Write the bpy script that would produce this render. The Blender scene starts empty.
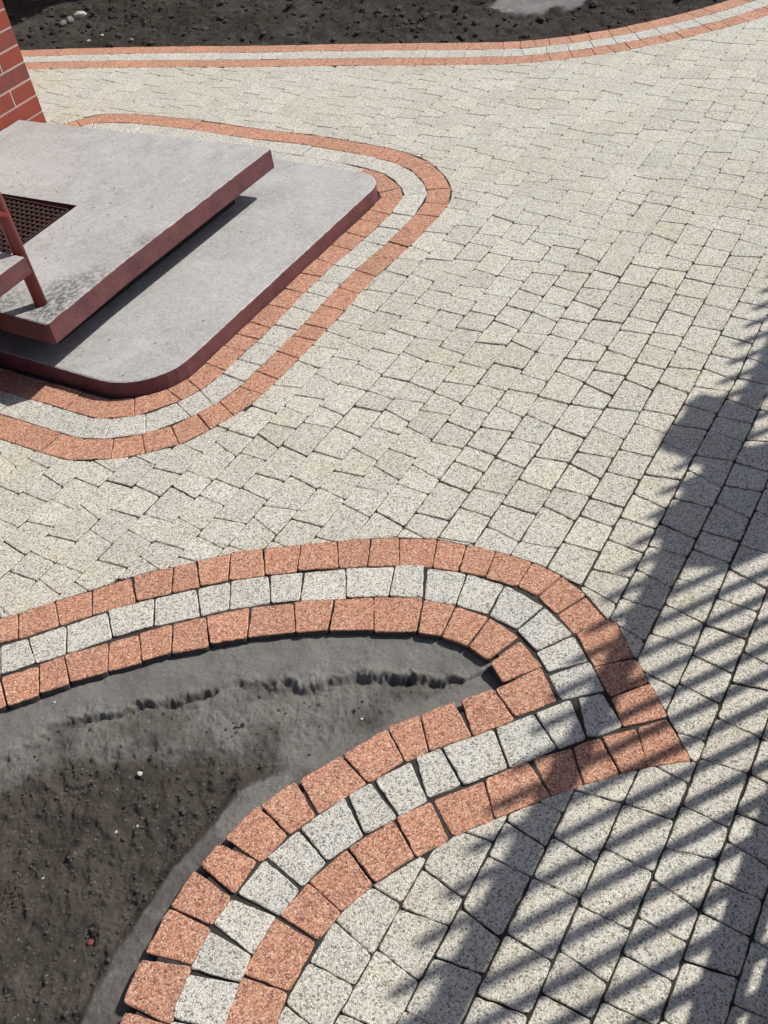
import bpy, bmesh, math, random
import numpy as np
from mathutils import Vector, Matrix
rnd = random.Random(7)
D = {"O":[[[-1125,1645],[-1023,1663],[-1008,1578],[-1109,1564]],[[-1019,1664],[-926,1687],[-901,1600],[-1004,1577]],[[-923,1689],[-826,1708],[-816,1621],[-898,1602]],[[-821,1710],[-720,1735],[-698,1643],[-814,1622]],[[-712,1740],[-602,1749],[-602,1654],[-694,1646]],[[-597,1752],[-538,1755],[-524,1663],[-599,1657]],[[-533,1759],[-441,1767],[-447,1671],[-521,1666]],[[-437,1774],[-352,1767],[-346,1670],[-443,1674]],[[-346,1767],[-244,1761],[-258,1665],[-343,1671]],[[-240,1763],[-143,1755],[-144,1657],[-255,1667]],[[-139,1758],[-50,1747],[-68,1650],[-142,1658]],[[-45,1746],[29,1737],[19,1633],[-65,1649]],[[32,1731],[132,1709],[106,1614],[21,1633]],[[134,1705],[207,1672],[169,1583],[107,1610]],[[211,1673],[281,1634],[237,1553],[174,1582]],[[283,1634],[367,1579],[310,1506],[239,1549]],[[369,1577],[432,1520],[356,1467],[314,1507]],[[434,1517],[478,1447],[391,1402],[358,1463]],[[479,1444],[509,1363],[419,1335],[393,1399]],[[511,1362],[528,1350],[542,1244],[443,1233],[424,1333]],[[440,1230],[542,1235],[553,1168],[456,1144]],[[458,1141],[556,1163],[568,1073],[464,1062]]],"Z":[[[493,1055],[565,1065],[584,957],[488,959]],[[411,1046],[490,1053],[487,960],[428,953]],[[342,1032],[406,1045],[424,952],[344,940]],[[248,1017],[337,1029],[340,938],[268,924]],[[134,984],[235,1012],[266,924],[138,892]],[[14,955],[132,982],[139,890],[44,868]],[[-70,926],[9,951],[34,861],[-38,833]],[[-178,875],[-77,919],[-42,836],[-129,793]],[[-265,815],[-182,870],[-134,790],[-202,746]],[[-328,756],[-267,812],[-204,744],[-253,696]],[[-404,654],[-338,752],[-259,693],[-315,610]],[[-406,648],[-317,607],[-359,519],[-450,557]],[[-452,553],[-361,516],[-393,431],[-482,467]]],"W":[[[-1152,1546],[-1051,1559],[-1034,1464],[-1130,1445]],[[-1048,1559],[-980,1571],[-947,1488],[-1031,1467]],[[-976,1573],[-882,1597],[-869,1501],[-944,1486]],[[-878,1596],[-774,1621],[-751,1531],[-865,1503]],[[-770,1627],[-648,1646],[-644,1552],[-747,1534]],[[-643,1646],[-535,1657],[-521,1562],[-641,1552]],[[-529,1658],[-442,1667],[-444,1573],[-517,1563]],[[-437,1669],[-337,1666],[-332,1573],[-441,1572]],[[-330,1665],[-242,1660],[-255,1566],[-329,1570]],[[-236,1659],[-127,1651],[-133,1550],[-252,1564]],[[-123,1653],[5,1634],[-22,1535],[-130,1552]],[[9,1630],[83,1617],[66,1514],[-18,1535]],[[91,1605],[188,1571],[146,1477],[70,1508]],[[192,1565],[277,1512],[220,1432],[149,1474]],[[280,1509],[359,1425],[284,1373],[226,1426]],[[363,1421],[410,1332],[319,1300],[285,1367]],[[412,1327],[427,1250],[332,1236],[317,1296]],[[430,1247],[444,1164],[345,1156],[331,1225]],[[385,1153],[441,1156],[463,1065],[405,1049],[379,1054]]],"V":[[[279,1128],[364,1149],[374,1053],[307,1037]],[[182,1105],[273,1126],[303,1040],[192,1009]],[[55,1076],[175,1103],[187,1010],[84,984]],[[-9,1062],[48,1075],[78,988],[2,967]],[[-106,1020],[-23,1051],[0,963],[-66,934]],[[-169,994],[-116,1015],[-71,931],[-143,906]],[[-278,933],[-178,988],[-147,902],[-229,859]],[[-352,881],[-283,929],[-232,857],[-285,812]],[[-414,812],[-356,874],[-291,806],[-333,758]],[[-464,758],[-427,804],[-342,758],[-390,691]],[[-507,677],[-470,742],[-393,689],[-414,641]],[[-539,593],[-511,667],[-417,638],[-447,559]],[[-543,585],[-452,555],[-479,479],[-570,510]]],"I":[[[-1128,1436],[-1033,1451],[-1001,1368],[-1094,1347]],[[-1029,1458],[-937,1477],[-922,1386],[-996,1367]],[[-933,1480],[-873,1496],[-847,1405],[-919,1390]],[[-870,1497],[-760,1517],[-752,1426],[-843,1410]],[[-757,1521],[-682,1533],[-665,1442],[-751,1430]],[[-678,1534],[-593,1546],[-591,1455],[-664,1444]],[[-589,1549],[-505,1556],[-494,1459],[-588,1454]],[[-501,1557],[-389,1565],[-396,1468],[-489,1466]],[[-382,1567],[-272,1559],[-270,1466],[-392,1471]],[[-268,1562],[-165,1552],[-187,1456],[-267,1462]],[[-159,1551],[-61,1536],[-71,1435],[-182,1453]],[[-59,1536],[65,1509],[36,1411],[-69,1430]],[[68,1505],[143,1472],[95,1387],[40,1406]],[[146,1468],[220,1420],[154,1346],[97,1384]],[[224,1416],[280,1347],[197,1296],[158,1342]],[[281,1336],[318,1255],[221,1227],[202,1287]],[[199,1209],[318,1252],[333,1156],[231,1128]]],"J":[[[116,1193],[195,1209],[226,1126],[126,1099]],[[16,1170],[97,1192],[122,1101],[23,1079]],[[-64,1150],[12,1170],[19,1077],[-36,1060]],[[-174,1096],[-67,1145],[-40,1062],[-125,1021]],[[-276,1049],[-179,1095],[-130,1022],[-240,966]],[[-364,1001],[-286,1045],[-247,964],[-306,928]],[[-443,937],[-371,1001],[-311,928],[-370,875]],[[-494,884],[-457,926],[-378,878],[-426,816]],[[-554,806],[-508,874],[-433,811],[-473,759]],[[-602,722],[-557,803],[-474,752],[-509,687]],[[-637,632],[-607,708],[-511,683],[-546,584]],[[-635,615],[-546,580],[-571,510],[-662,541]]],"far":[[-1757,6146],[-1268,5988],[-660,5771],[-334,5647],[132,5482],[582,5315],[784,5241],[1038,5152],[1202,5123],[1456,5114],[1721,5142],[1999,5203],[2234,5278]],"step":[[-1341,4932],[-1191,4992],[-981,4930],[-798,4829],[-558,4684],[-344,4534],[-73,4368],[195,4170],[320,4056],[400,3969],[452,3835],[477,3715],[469,3583],[432,3508],[343,3370],[201,3187],[78,3041],[-20,2899],[-137,2727],[-248,2580],[-362,2428],[-425,2375],[-553,2294],[-622,2262],[-755,2243],[-860,2247],[-965,2270],[-1052,2322],[-1211,2426]],"scarp":[[-1079,1230],[-1008,1243],[-955,1261],[-852,1306],[-770,1306],[-689,1324],[-588,1310],[-488,1334],[-420,1349],[-380,1333],[-297,1327],[-213,1313],[-129,1319],[-30,1310],[66,1285],[146,1259]],"haunch":[[70,1240],[-32,1204],[-71,1175],[-169,1145],[-248,1119],[-327,1093],[-417,1062],[-508,959],[-570,898],[-612,829],[-680,734],[-715,648],[-737,588]],"dark":[[-1075,1190],[-1004,1197],[-911,1225],[-864,1236],[-766,1239],[-711,1224],[-644,1252],[-568,1206],[-483,1209],[-422,1172],[-369,1174],[-304,1118]]}

# ------------------------------------------------------------------ scene, camera, light
sc = bpy.context.scene
COL = sc.collection
W, H = 768, 1024
F_PX, PITCH, ROLL, CAM_H = 930.487244, 0.8004628, -0.146164697, 1.89690375
AZ_S = 0.591919165                       # azimuth of the building's front (from +Y towards +X)
AZ_R = math.radians(37.0)                # azimuth of the paver rows
AZ_SUN, EL_SUN = math.radians(71.7), math.radians(48.0)

def basis():
    f = np.array([0, math.cos(PITCH), -math.sin(PITCH)]); r = np.array([1.0, 0, 0]); u = np.cross(r, f)
    c, s = math.cos(ROLL), math.sin(ROLL)
    return c*r + s*u, -s*r + c*u, f
CR, CU, CF = basis()
cam = bpy.data.cameras.new('camera'); co = bpy.data.objects.new('camera', cam); COL.objects.link(co)
m = Matrix(((CR[0], CU[0], -CF[0], 0), (CR[1], CU[1], -CF[1], 0), (CR[2], CU[2], -CF[2], CAM_H), (0, 0, 0, 1)))
co.matrix_world = m
cam.sensor_fit = 'VERTICAL'; cam.sensor_height = 36; cam.sensor_width = 27
cam.lens = F_PX / 1024 * 36; cam.clip_end = 3000; cam.clip_start = 0.02
sc.camera = co
def proj(p):
    d = np.array([p[0], p[1], p[2] - CAM_H]); z = d @ CF
    if z < 0.05: return None
    return (W/2 + F_PX*(d @ CR)/z, H/2 - F_PX*(d @ CU)/z)

w = bpy.data.worlds.new('World'); sc.world = w; w.use_nodes = True
nt = w.node_tree; bg = nt.nodes['Background']
sky = nt.nodes.new('ShaderNodeTexSky'); sky.sky_type = 'NISHITA'; sky.sun_disc = False
sky.sun_elevation = EL_SUN; sky.sun_rotation = AZ_SUN; sky.air_density = 1.0; sky.dust_density = 1.2; sky.ozone_density = 1.0
nt.links.new(sky.outputs[0], bg.inputs[0]); bg.inputs[1].default_value = SKY_STR = 0.11
sl = bpy.data.lights.new('sun', 'SUN'); sl.energy = 4.6; sl.angle = math.radians(0.55); sl.color = (1.0, 0.955, 0.89)
so = bpy.data.objects.new('sun', sl); COL.objects.link(so)
SUN = Vector((math.sin(AZ_SUN)*math.cos(EL_SUN), math.cos(AZ_SUN)*math.cos(EL_SUN), math.sin(EL_SUN)))
so.rotation_euler = SUN.to_track_quat('Z', 'Y').to_euler(); so.location = SUN*20
vs = sc.view_settings; vs.view_transform = 'Standard'; vs.look = 'None'; vs.gamma = 1.0; vs.exposure = 0.0
vs.use_curve_mapping = False

# ------------------------------------------------------------------ helpers
def en(az):
    E = (math.sin(az), math.cos(az)); N = (math.cos(az), -math.sin(az))
    return lambda e, n, z=0.0: (E[0]*e + N[0]*n, E[1]*e + N[1]*n, z)
S = en(AZ_S)            # building frame: e along the front, n away from the wall
R = en(AZ_R)            # paving-row frame
def inv(az):
    s, c = math.sin(az), math.cos(az)
    return lambda x, y: (s*x + c*y, c*x - s*y)
Si, Ri = inv(AZ_S), inv(AZ_R)

def tag(o, label=None, cat=None, group=None, kind=None):
    if label: o['label'] = label
    if cat: o['category'] = cat
    if group: o['group'] = group
    if kind: o['kind'] = kind
    return o
def mesh_obj(name, verts, faces, mat, parent=None, smooth=False, origin=None, mats=None, fm=None, attr=None):
    me = bpy.data.meshes.new(name)
    if origin is not None:
        ox, oy, oz = origin; verts = [(v[0]-ox, v[1]-oy, v[2]-oz) for v in verts]
    me.from_pydata(verts, [], faces)
    for mm in (mats or [mat]): me.materials.append(mm)
    if fm: me.polygons.foreach_set('material_index', fm)
    if smooth: me.polygons.foreach_set('use_smooth', [True]*len(me.polygons))
    if attr is not None:
        a = me.attributes.new('tone', 'FLOAT', 'FACE')
        a.data.foreach_set('value', attr if hasattr(attr, '__len__') else [attr]*len(me.polygons))
    me.update()
    o = bpy.data.objects.new(name, me); COL.objects.link(o)
    if origin is not None: o.location = origin
    if parent is not None:
        o.parent = parent
        o.matrix_parent_inverse = Matrix.Translation(parent.location).inverted()
    return o
def empty(name, loc):
    o = bpy.data.objects.new(name, None); o.empty_display_size = 0.1; o.location = loc; COL.objects.link(o); return o

class MB:
    """collects simple solids into one mesh"""
    def __init__(s): s.v = []; s.f = []; s.m = []
    def add(s, vs, fs, mi=0):
        b = len(s.v); s.v += [tuple(v) for v in vs]; s.f += [tuple(b+i for i in f) for f in fs]; s.m += [mi]*len(fs)
    def prism(s, pts, z0, z1, mi=0):
        n = len(pts)
        vs = [(p[0], p[1], z0) for p in pts] + [(p[0], p[1], z1) for p in pts]
        s.add(vs, [tuple(range(n-1, -1, -1)), tuple(range(n, 2*n))] + [(i, (i+1) % n, n+(i+1) % n, n+i) for i in range(n)], mi)
    def box(s, fr, e0, e1, n0, n1, z0, z1, mi=0):
        s.prism(ccw([fr(e0, n0)[:2], fr(e1, n0)[:2], fr(e1, n1)[:2], fr(e0, n1)[:2]]), z0, z1, mi)
    def tube(s, p, q, r, n=12, mi=0, rot=0.0):
        p = Vector(p); q = Vector(q); d = (q-p).normalized()
        a = d.orthogonal().normalized() if abs(d.z) < 0.99 else Vector((math.sin(rot), math.cos(rot), 0)); b = d.cross(a)
        vs = []
        for c in (p, q):
            for i in range(n):
                t = 2*math.pi*(i+0.5)/n; vs.append(c + a*math.cos(t)*r + b*math.sin(t)*r)
        s.add(vs, [tuple(range(n-1, -1, -1)), tuple(range(n, 2*n))] + [(i, (i+1) % n, n+(i+1) % n, n+i) for i in range(n)], mi)
    def build(s, name, mat, parent=None, smooth=False, bevel=0, seg=2, mats=None, **k):
        o = mesh_obj(name, s.v, s.f, mat, parent, smooth, mats=mats, fm=s.m if mats else None, **k)
        bm = bmesh.new(); bm.from_mesh(o.data); bmesh.ops.recalc_face_normals(bm, faces=bm.faces); bm.to_mesh(o.data); bm.free()
        if bevel:
            md = o.modifiers.new('bevel', 'BEVEL'); md.width = bevel; md.segments = seg; md.limit_method = 'ANGLE'; md.angle_limit = math.radians(40)
        return o
def area(p):
    return sum(p[i][0]*p[(i+1) % len(p)][1] - p[(i+1) % len(p)][0]*p[i][1] for i in range(len(p)))/2
def ccw(p):
    p = [tuple(q[:2]) for q in p]
    return p if area(p) > 0 else p[::-1]
def centroid(p):
    return (sum(q[0] for q in p)/len(p), sum(q[1] for q in p)/len(p))

# ------------------------------------------------------------------ node helpers
def mat_new(name):
    m = bpy.data.materials.new(name); m.use_nodes = True
    nt = m.node_tree; b = nt.nodes['Principled BSDF']; return m, nt, b
class NT:
    def __init__(s, nt): s.nt = nt; s.pos = None
    def n(s, t, **k):
        x = s.nt.nodes.new(t)
        for a, v in k.items(): setattr(x, a, v)
        return x
    def l(s, a, b): s.nt.links.new(a, b)
    def P(s):
        if s.pos is None: s.pos = s.n('ShaderNodeNewGeometry').outputs['Position']
        return s.pos
    def vor(s, scale, feature='F1', rand=1.0, vec=None):
        x = s.n('ShaderNodeTexVoronoi', feature=feature); x.inputs['Scale'].default_value = scale; x.inputs['Randomness'].default_value = rand
        s.l(vec or s.P(), x.inputs['Vector']); return x
    def noise(s, scale, det=4, rough=0.6, dist=0.0, vec=None):
        x = s.n('ShaderNodeTexNoise'); x.inputs['Scale'].default_value = scale; x.inputs['Detail'].default_value = det
        x.inputs['Roughness'].default_value = rough; x.inputs['Distortion'].default_value = dist; s.l(vec or s.P(), x.inputs['Vector']); return x
    def ramp(s, src, stops, interp='LINEAR'):
        x = s.n('ShaderNodeValToRGB'); r = x.color_ramp; r.interpolation = interp
        while len(r.elements) < len(stops): r.elements.new(0.5)
        for el, (p, c) in zip(r.elements, stops):
            el.position = p; el.color = (c, c, c, 1) if isinstance(c, (int, float)) else (*c, 1)
        s.l(src, x.inputs[0]); return x.outputs[0]
    def mix(s, fac, a, b, blend='MIX'):
        x = s.n('ShaderNodeMix', data_type='RGBA', blend_type=blend)
        for sock, v in ((x.inputs[0], fac), (x.inputs[6], a), (x.inputs[7], b)):
            if hasattr(v, 'links'): s.l(v, sock)
            elif isinstance(v, (int, float)): sock.default_value = v
            else: sock.default_value = (*v, 1)
        return x.outputs[2]
    def math(s, op, a, b=0.0, clamp=False):
        x = s.n('ShaderNodeMath', operation=op); x.use_clamp = clamp
        for sock, v in ((x.inputs[0], a), (x.inputs[1], b)):
            if hasattr(v, 'links'): s.l(v, sock)
            else: sock.default_value = v
        return x.outputs[0]
    def attr(s, name): return s.n('ShaderNodeAttribute', attribute_name=name).outputs['Fac']
    def sep(s, c, ch=0):
        x = s.n('ShaderNodeSeparateColor'); s.l(c, x.inputs[0]); return x.outputs[ch]
    def bump(s, h, dist, strength=1.0, normal=None):
        x = s.n('ShaderNodeBump'); x.inputs['Distance'].default_value = dist; x.inputs['Strength'].default_value = strength
        s.l(h, x.inputs['Height'])
        if normal: s.l(normal, x.inputs['Normal'])
        return x.outputs[0]

def granite(name, stops, warm, dirt, dirt_amt=0.6):
    """washed, speckled concrete stone: grains of several sizes, each with its own colour"""
    m, nt, b = mat_new(name); t = NT(nt)
    wn = t.noise(60, 2, 0.5); off = t.n('ShaderNodeVectorMath', operation='MULTIPLY_ADD')
    t.l(wn.outputs['Color'], off.inputs[0]); off.inputs[1].default_value = (0.004, 0.004, 0.004); t.l(t.P(), off.inputs[2])
    v1 = t.vor(285, vec=off.outputs[0]); v2 = t.vor(540, vec=off.outputs[0])
    g1 = t.sep(v1.outputs['Color'], 0); g2 = t.sep(v2.outputs['Color'], 1)
    c1 = t.ramp(g1, stops, 'CONSTANT'); c2 = t.ramp(g2, stops, 'CONSTANT')
    c = t.mix(0.34, c1, c2)
    tone = t.attr('tone')
    big = t.noise(14, 4, 0.6).outputs[0]
    k = t.math('MULTIPLY_ADD', tone, 0.065); nt.nodes[-1].inputs[2].default_value = 1.0
    c = t.mix(1.0, c, k, 'MULTIPLY')
    c = t.mix(t.math('MULTIPLY', t.ramp(t.math('ADD', big, t.math('MULTIPLY', tone, 0.05)), [(0.42, 0.0), (0.72, 1.0)]), 0.40), c, warm, 'MULTIPLY')
    st = t.ramp(t.noise(2.3, 5, 0.65).outputs[0], [(0.42, 0.0), (0.75, 1.0)])
    c = t.mix(t.math('MULTIPLY', st, dirt_amt), c, dirt, 'MULTIPLY')
    t.l(c, b.inputs['Base Color']); b.inputs['Roughness'].default_value = 0.82; b.inputs['Specular IOR Level'].default_value = 0.3
    hh = t.math('SUBTRACT', t.math('MULTIPLY', g1, 0.5), t.math('MULTIPLY', v1.outputs['Distance'], 1.2))
    nb = t.bump(t.noise(90, 4, 0.7).outputs[0], 0.0022, 0.8)
    t.l(t.bump(hh, 0.0013, 0.9, nb), b.inputs['Normal'])
    return m
M = {}
M['pale'] = granite('pale_granite_stone', [(0, (0.075, 0.073, 0.068)), (0.09, (0.26, 0.255, 0.23)), (0.22, (0.51, 0.50, 0.44)), (0.44, (0.72, 0.70, 0.62)), (0.80, (0.61, 0.575, 0.485)), (0.91, (0.47, 0.41, 0.30))], (0.97, 0.92, 0.80), (0.93, 0.87, 0.74))
M['white'] = granite('white_granite_stone', [(0, (0.06, 0.058, 0.055)), (0.10, (0.26, 0.255, 0.235)), (0.24, (0.50, 0.49, 0.44)), (0.45, (0.70, 0.685, 0.62)), (0.82, (0.60, 0.56, 0.47))], (0.96, 0.9, 0.76), (0.9, 0.87, 0.78), 0.2)
M['red'] = granite('red_granite_stone', [(0, (0.09, 0.045, 0.035)), (0.10, (0.26, 0.12, 0.085)), (0.28, (0.48, 0.235, 0.155)), (0.56, (0.63, 0.355, 0.222)), (0.80, (0.77, 0.54, 0.385)), (0.92, (0.52, 0.22, 0.14))], (0.94, 0.80, 0.70), (0.86, 0.80, 0.76), 0.25)

def mat_simple(name, col, var, rough=0.7, scale=20, bump=0.0, bscale=80, spec=0.3, metallic=0.0):
    m, nt, b = mat_new(name); t = NT(nt)
    n1 = t.noise(scale, 5, 0.65).outputs[0]
    c = t.mix(t.ramp(n1, [(0.35, 0.0), (0.68, 1.0)]), col, var)
    t.l(c, b.inputs['Base Color']); b.inputs['Roughness'].default_value = rough; b.inputs['Specular IOR Level'].default_value = spec; b.inputs['Metallic'].default_value = metallic
    if bump: t.l(t.bump(t.noise(bscale, 5, 0.7).outputs[0], bump), b.inputs['Normal'])
    return m
M['sand'] = mat_simple('joint_sand', (0.065, 0.058, 0.050), (0.036, 0.032, 0.028), 0.95, 25, 0.004, 200)
M['stoneside'] = mat_simple('dark_stone_side', (0.10, 0.085, 0.075), (0.06, 0.052, 0.046), 0.95, 40, 0.003, 200)  # lower side faces, darker than the stone tops
M['redpaint'] = mat_simple('red_oxide_paint', (0.178, 0.068, 0.068), (0.115, 0.045, 0.048), 0.75, 14, 0.003, 120)
M['redmetal'] = mat_simple('red_metal_paint', (0.24, 0.033, 0.026), (0.19, 0.028, 0.024), 0.42, 9, 0.0006, 60, 0.5)
M['mortar'] = mat_simple('pale_mortar', (0.52, 0.41, 0.35), (0.42, 0.33, 0.28), 0.9, 40, 0.002, 200)
M['brick1'] = mat_simple('red_clinker_brick', (0.31, 0.062, 0.035), (0.24, 0.052, 0.036), 0.5, 9, 0.0015, 150, 0.4)
M['brick2'] = mat_simple('dark_clinker_brick', (0.25, 0.062, 0.045), (0.16, 0.05, 0.05), 0.5, 9, 0.0015, 150, 0.4)
M['rubber'] = mat_simple('brown_rubber', (0.065, 0.036, 0.030), (0.035, 0.022, 0.019), 0.6, 60, 0.001, 200)
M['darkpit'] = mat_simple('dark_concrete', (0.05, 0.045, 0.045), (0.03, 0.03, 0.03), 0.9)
M['greymetal'] = mat_simple('grey_metal_paint', (0.2, 0.2, 0.2), (0.16, 0.16, 0.165), 0.45, 9, 0.0005, 60, 0.5)
M['roof'] = mat_simple('brown_roof_tile', (0.16, 0.07, 0.05), (0.10, 0.05, 0.04), 0.7)
M['wood'] = mat_simple('brown_door_wood', (0.17, 0.09, 0.05), (0.12, 0.06, 0.035), 0.5)
M['plaster'] = mat_simple('cream_plaster', (0.6, 0.55, 0.45), (0.5, 0.46, 0.38), 0.9)
M['cloth'] = mat_simple('white_cotton', (0.7, 0.7, 0.68), (0.6, 0.62, 0.64), 0.95)
M['pebble'] = mat_simple('pale_pebble', (0.55, 0.53, 0.49), (0.35, 0.33, 0.3), 0.85, 60)
M['greystone'] = mat_simple('grey_rubble', (0.22, 0.21, 0.195), (0.12, 0.115, 0.105), 0.9, 60)
M['straw'] = mat_simple('dry_straw', (0.15, 0.115, 0.075), (0.09, 0.065, 0.045), 0.9, 60)

STAINS = []
for (e_, n_, r_, am_) in ((1.73, -2.37, 0.13, 0.9), (1.84, -2.40, 0.12, 0.8), (1.70, -2.56, 0.12, 0.75), (1.95, -2.36, 0.09, 0.6), (2.2, -2.33, 0.06, 0.6), (1.66, -2.75, 0.08, 0.6)):
    q_ = S(e_, n_); STAINS.append((q_[0], q_[1], r_, am_))
def concrete(name):
    m, nt, b = mat_new(name); t = NT(nt)
    a = t.ramp(t.noise(3.2, 6, 0.7, 0.6).outputs[0], [(0.36, 0.0), (0.62, 1.0)])
    c = t.mix(a, (0.335, 0.326, 0.305), (0.42, 0.41, 0.393))
    v = t.vor(160); g1 = t.sep(v.outputs['Color'], 0)
    c = t.mix(t.math('MULTIPLY', t.ramp(g1, [(0, 0.0), (0.5, 0.15), (0.8, 0.6), (1.0, 1.0)]), 0.30), c, (0.64, 0.62, 0.595))
    c = t.mix(t.math('MULTIPLY', t.ramp(g1, [(0.0, 1.0), (0.15, 0.0)]), 0.35), c, (0.13, 0.125, 0.12))
    w = t.ramp(t.noise(13, 7, 0.78, 1.6).outputs[0], [(0.50, 0.0), (0.62, 1.0)])
    c = t.mix(t.math('MULTIPLY', w, 0.24), c, (0.60, 0.59, 0.59))
    dk = t.ramp(t.noise(5.1, 8, 0.78, 1.0).outputs[0], [(0.54, 0.0), (0.74, 1.0)])
    c = t.mix(t.math('MULTIPLY', dk, 0.42), c, (0.17, 0.162, 0.155))
    vv = t.vor(30); sp = t.math('MULTIPLY', t.math('LESS_THAN', vv.outputs['Distance'], 0.16), t.math('GREATER_THAN', t.sep(vv.outputs['Color'], 0), 0.90))
    c = t.mix(t.math('MULTIPLY', sp, 0.7), c, (0.10, 0.09, 0.085))
    # soot-like stain round the foot of the handrail and along the front corner
    for (px_, py_, r_, am) in STAINS:
        d = t.n('ShaderNodeVectorMath', operation='DISTANCE'); t.l(t.P(), d.inputs[0]); d.inputs[1].default_value = (px_, py_, 0.25)
        near_ = t.ramp(t.math('MULTIPLY', d.outputs['Value'], 1.0/r_), [(0.35, 1.0), (1.0, 0.0)])
        dn = t.ramp(t.noise(55, 6, 0.85).outputs[0], [(0.44, 0.0), (0.54, 1.0)])
        c = t.mix(t.math('MULTIPLY', t.math('MULTIPLY', near_, dn), am), c, (0.10, 0.097, 0.09))
    t.l(c, b.inputs['Base Color']); b.inputs['Roughness'].default_value = 0.88; b.inputs['Specular IOR Level'].default_value = 0.25
    nb = t.bump(t.noise(40, 5, 0.7).outputs[0], 0.003, 0.6)
    t.l(t.bump(t.noise(260, 3, 0.7).outputs[0], 0.001, 0.8, nb), b.inputs['Normal'])
    return m
M['concrete'] = concrete('weathered_concrete')

def soil(name, dark, light, mort):
    m, nt, b = mat_new(name); t = NT(nt)
    n1 = t.ramp(t.noise(9, 6, 0.7, 0.5).outputs[0], [(0.35, 0.0), (0.68, 1.0)])
    n2 = t.ramp(t.noise(70, 5, 0.75).outputs[0], [(0.35, 0.0), (0.7, 1.0)])
    c = t.mix(n1, dark, light); c = t.mix(t.math('MULTIPLY', n2, 0.5), c, [x*0.5 for x in dark])
    v = t.vor(150); fl = t.math('MULTIPLY', t.math('GREATER_THAN', t.sep(v.outputs['Color'], 0), 0.965), t.math('LESS_THAN', v.outputs['Distance'], 0.35))
    c = t.mix(t.math('MULTIPLY', fl, 0.8), c, (0.30, 0.29, 0.27))
    ms = t.attr('mortar')
    m1 = t.ramp(t.noise(7, 5, 0.6, 0.8).outputs[0], [(0.3, 0.0), (0.7, 1.0)])
    mc = t.mix(m1, [x*0.72 for x in mort], [x*1.2 for x in mort])
    gr = t.ramp(t.noise(230, 3, 0.7).outputs[0], [(0.35, 0.0), (0.65, 1.0)])
    mc = t.mix(t.math('MULTIPLY', gr, 0.5), mc, [x*0.45 for x in mort])
    du = t.attr('dust')
    c = t.mix(t.math('MULTIPLY', du, 0.75), c, mort)
    c = t.mix(ms, c, mc)
    t.l(c, b.inputs['Base Color']); b.inputs['Roughness'].default_value = 0.95; b.inputs['Specular IOR Level'].default_value = 0.15
    nb = t.bump(t.noise(90, 7, 0.85).outputs[0], 0.012, 0.9)
    t.l(t.bump(t.noise(380, 3, 0.8).outputs[0], 0.0022, 0.9, nb), b.inputs['Normal'])
    return m
M['soil'] = soil('bed_soil', (0.080, 0.068, 0.057), (0.16, 0.138, 0.115), (0.33, 0.318, 0.288))
M['topsoil'] = soil('dark_topsoil', (0.038, 0.031, 0.025), (0.078, 0.066, 0.054), (0.30, 0.29, 0.27))
M['clod'] = mat_simple('soil_clod', (0.11, 0.097, 0.083), (0.07, 0.061, 0.052), 0.95, 90, 0.004, 300)
M['darkclod'] = mat_simple('dark_soil_clod', (0.075, 0.064, 0.053), (0.04, 0.034, 0.029), 0.95, 60, 0.004, 300)
M['ground'] = mat_simple('bare_ground', (0.07, 0.065, 0.05), (0.05, 0.06, 0.03), 0.95, 3, 0.02, 20)

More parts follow.
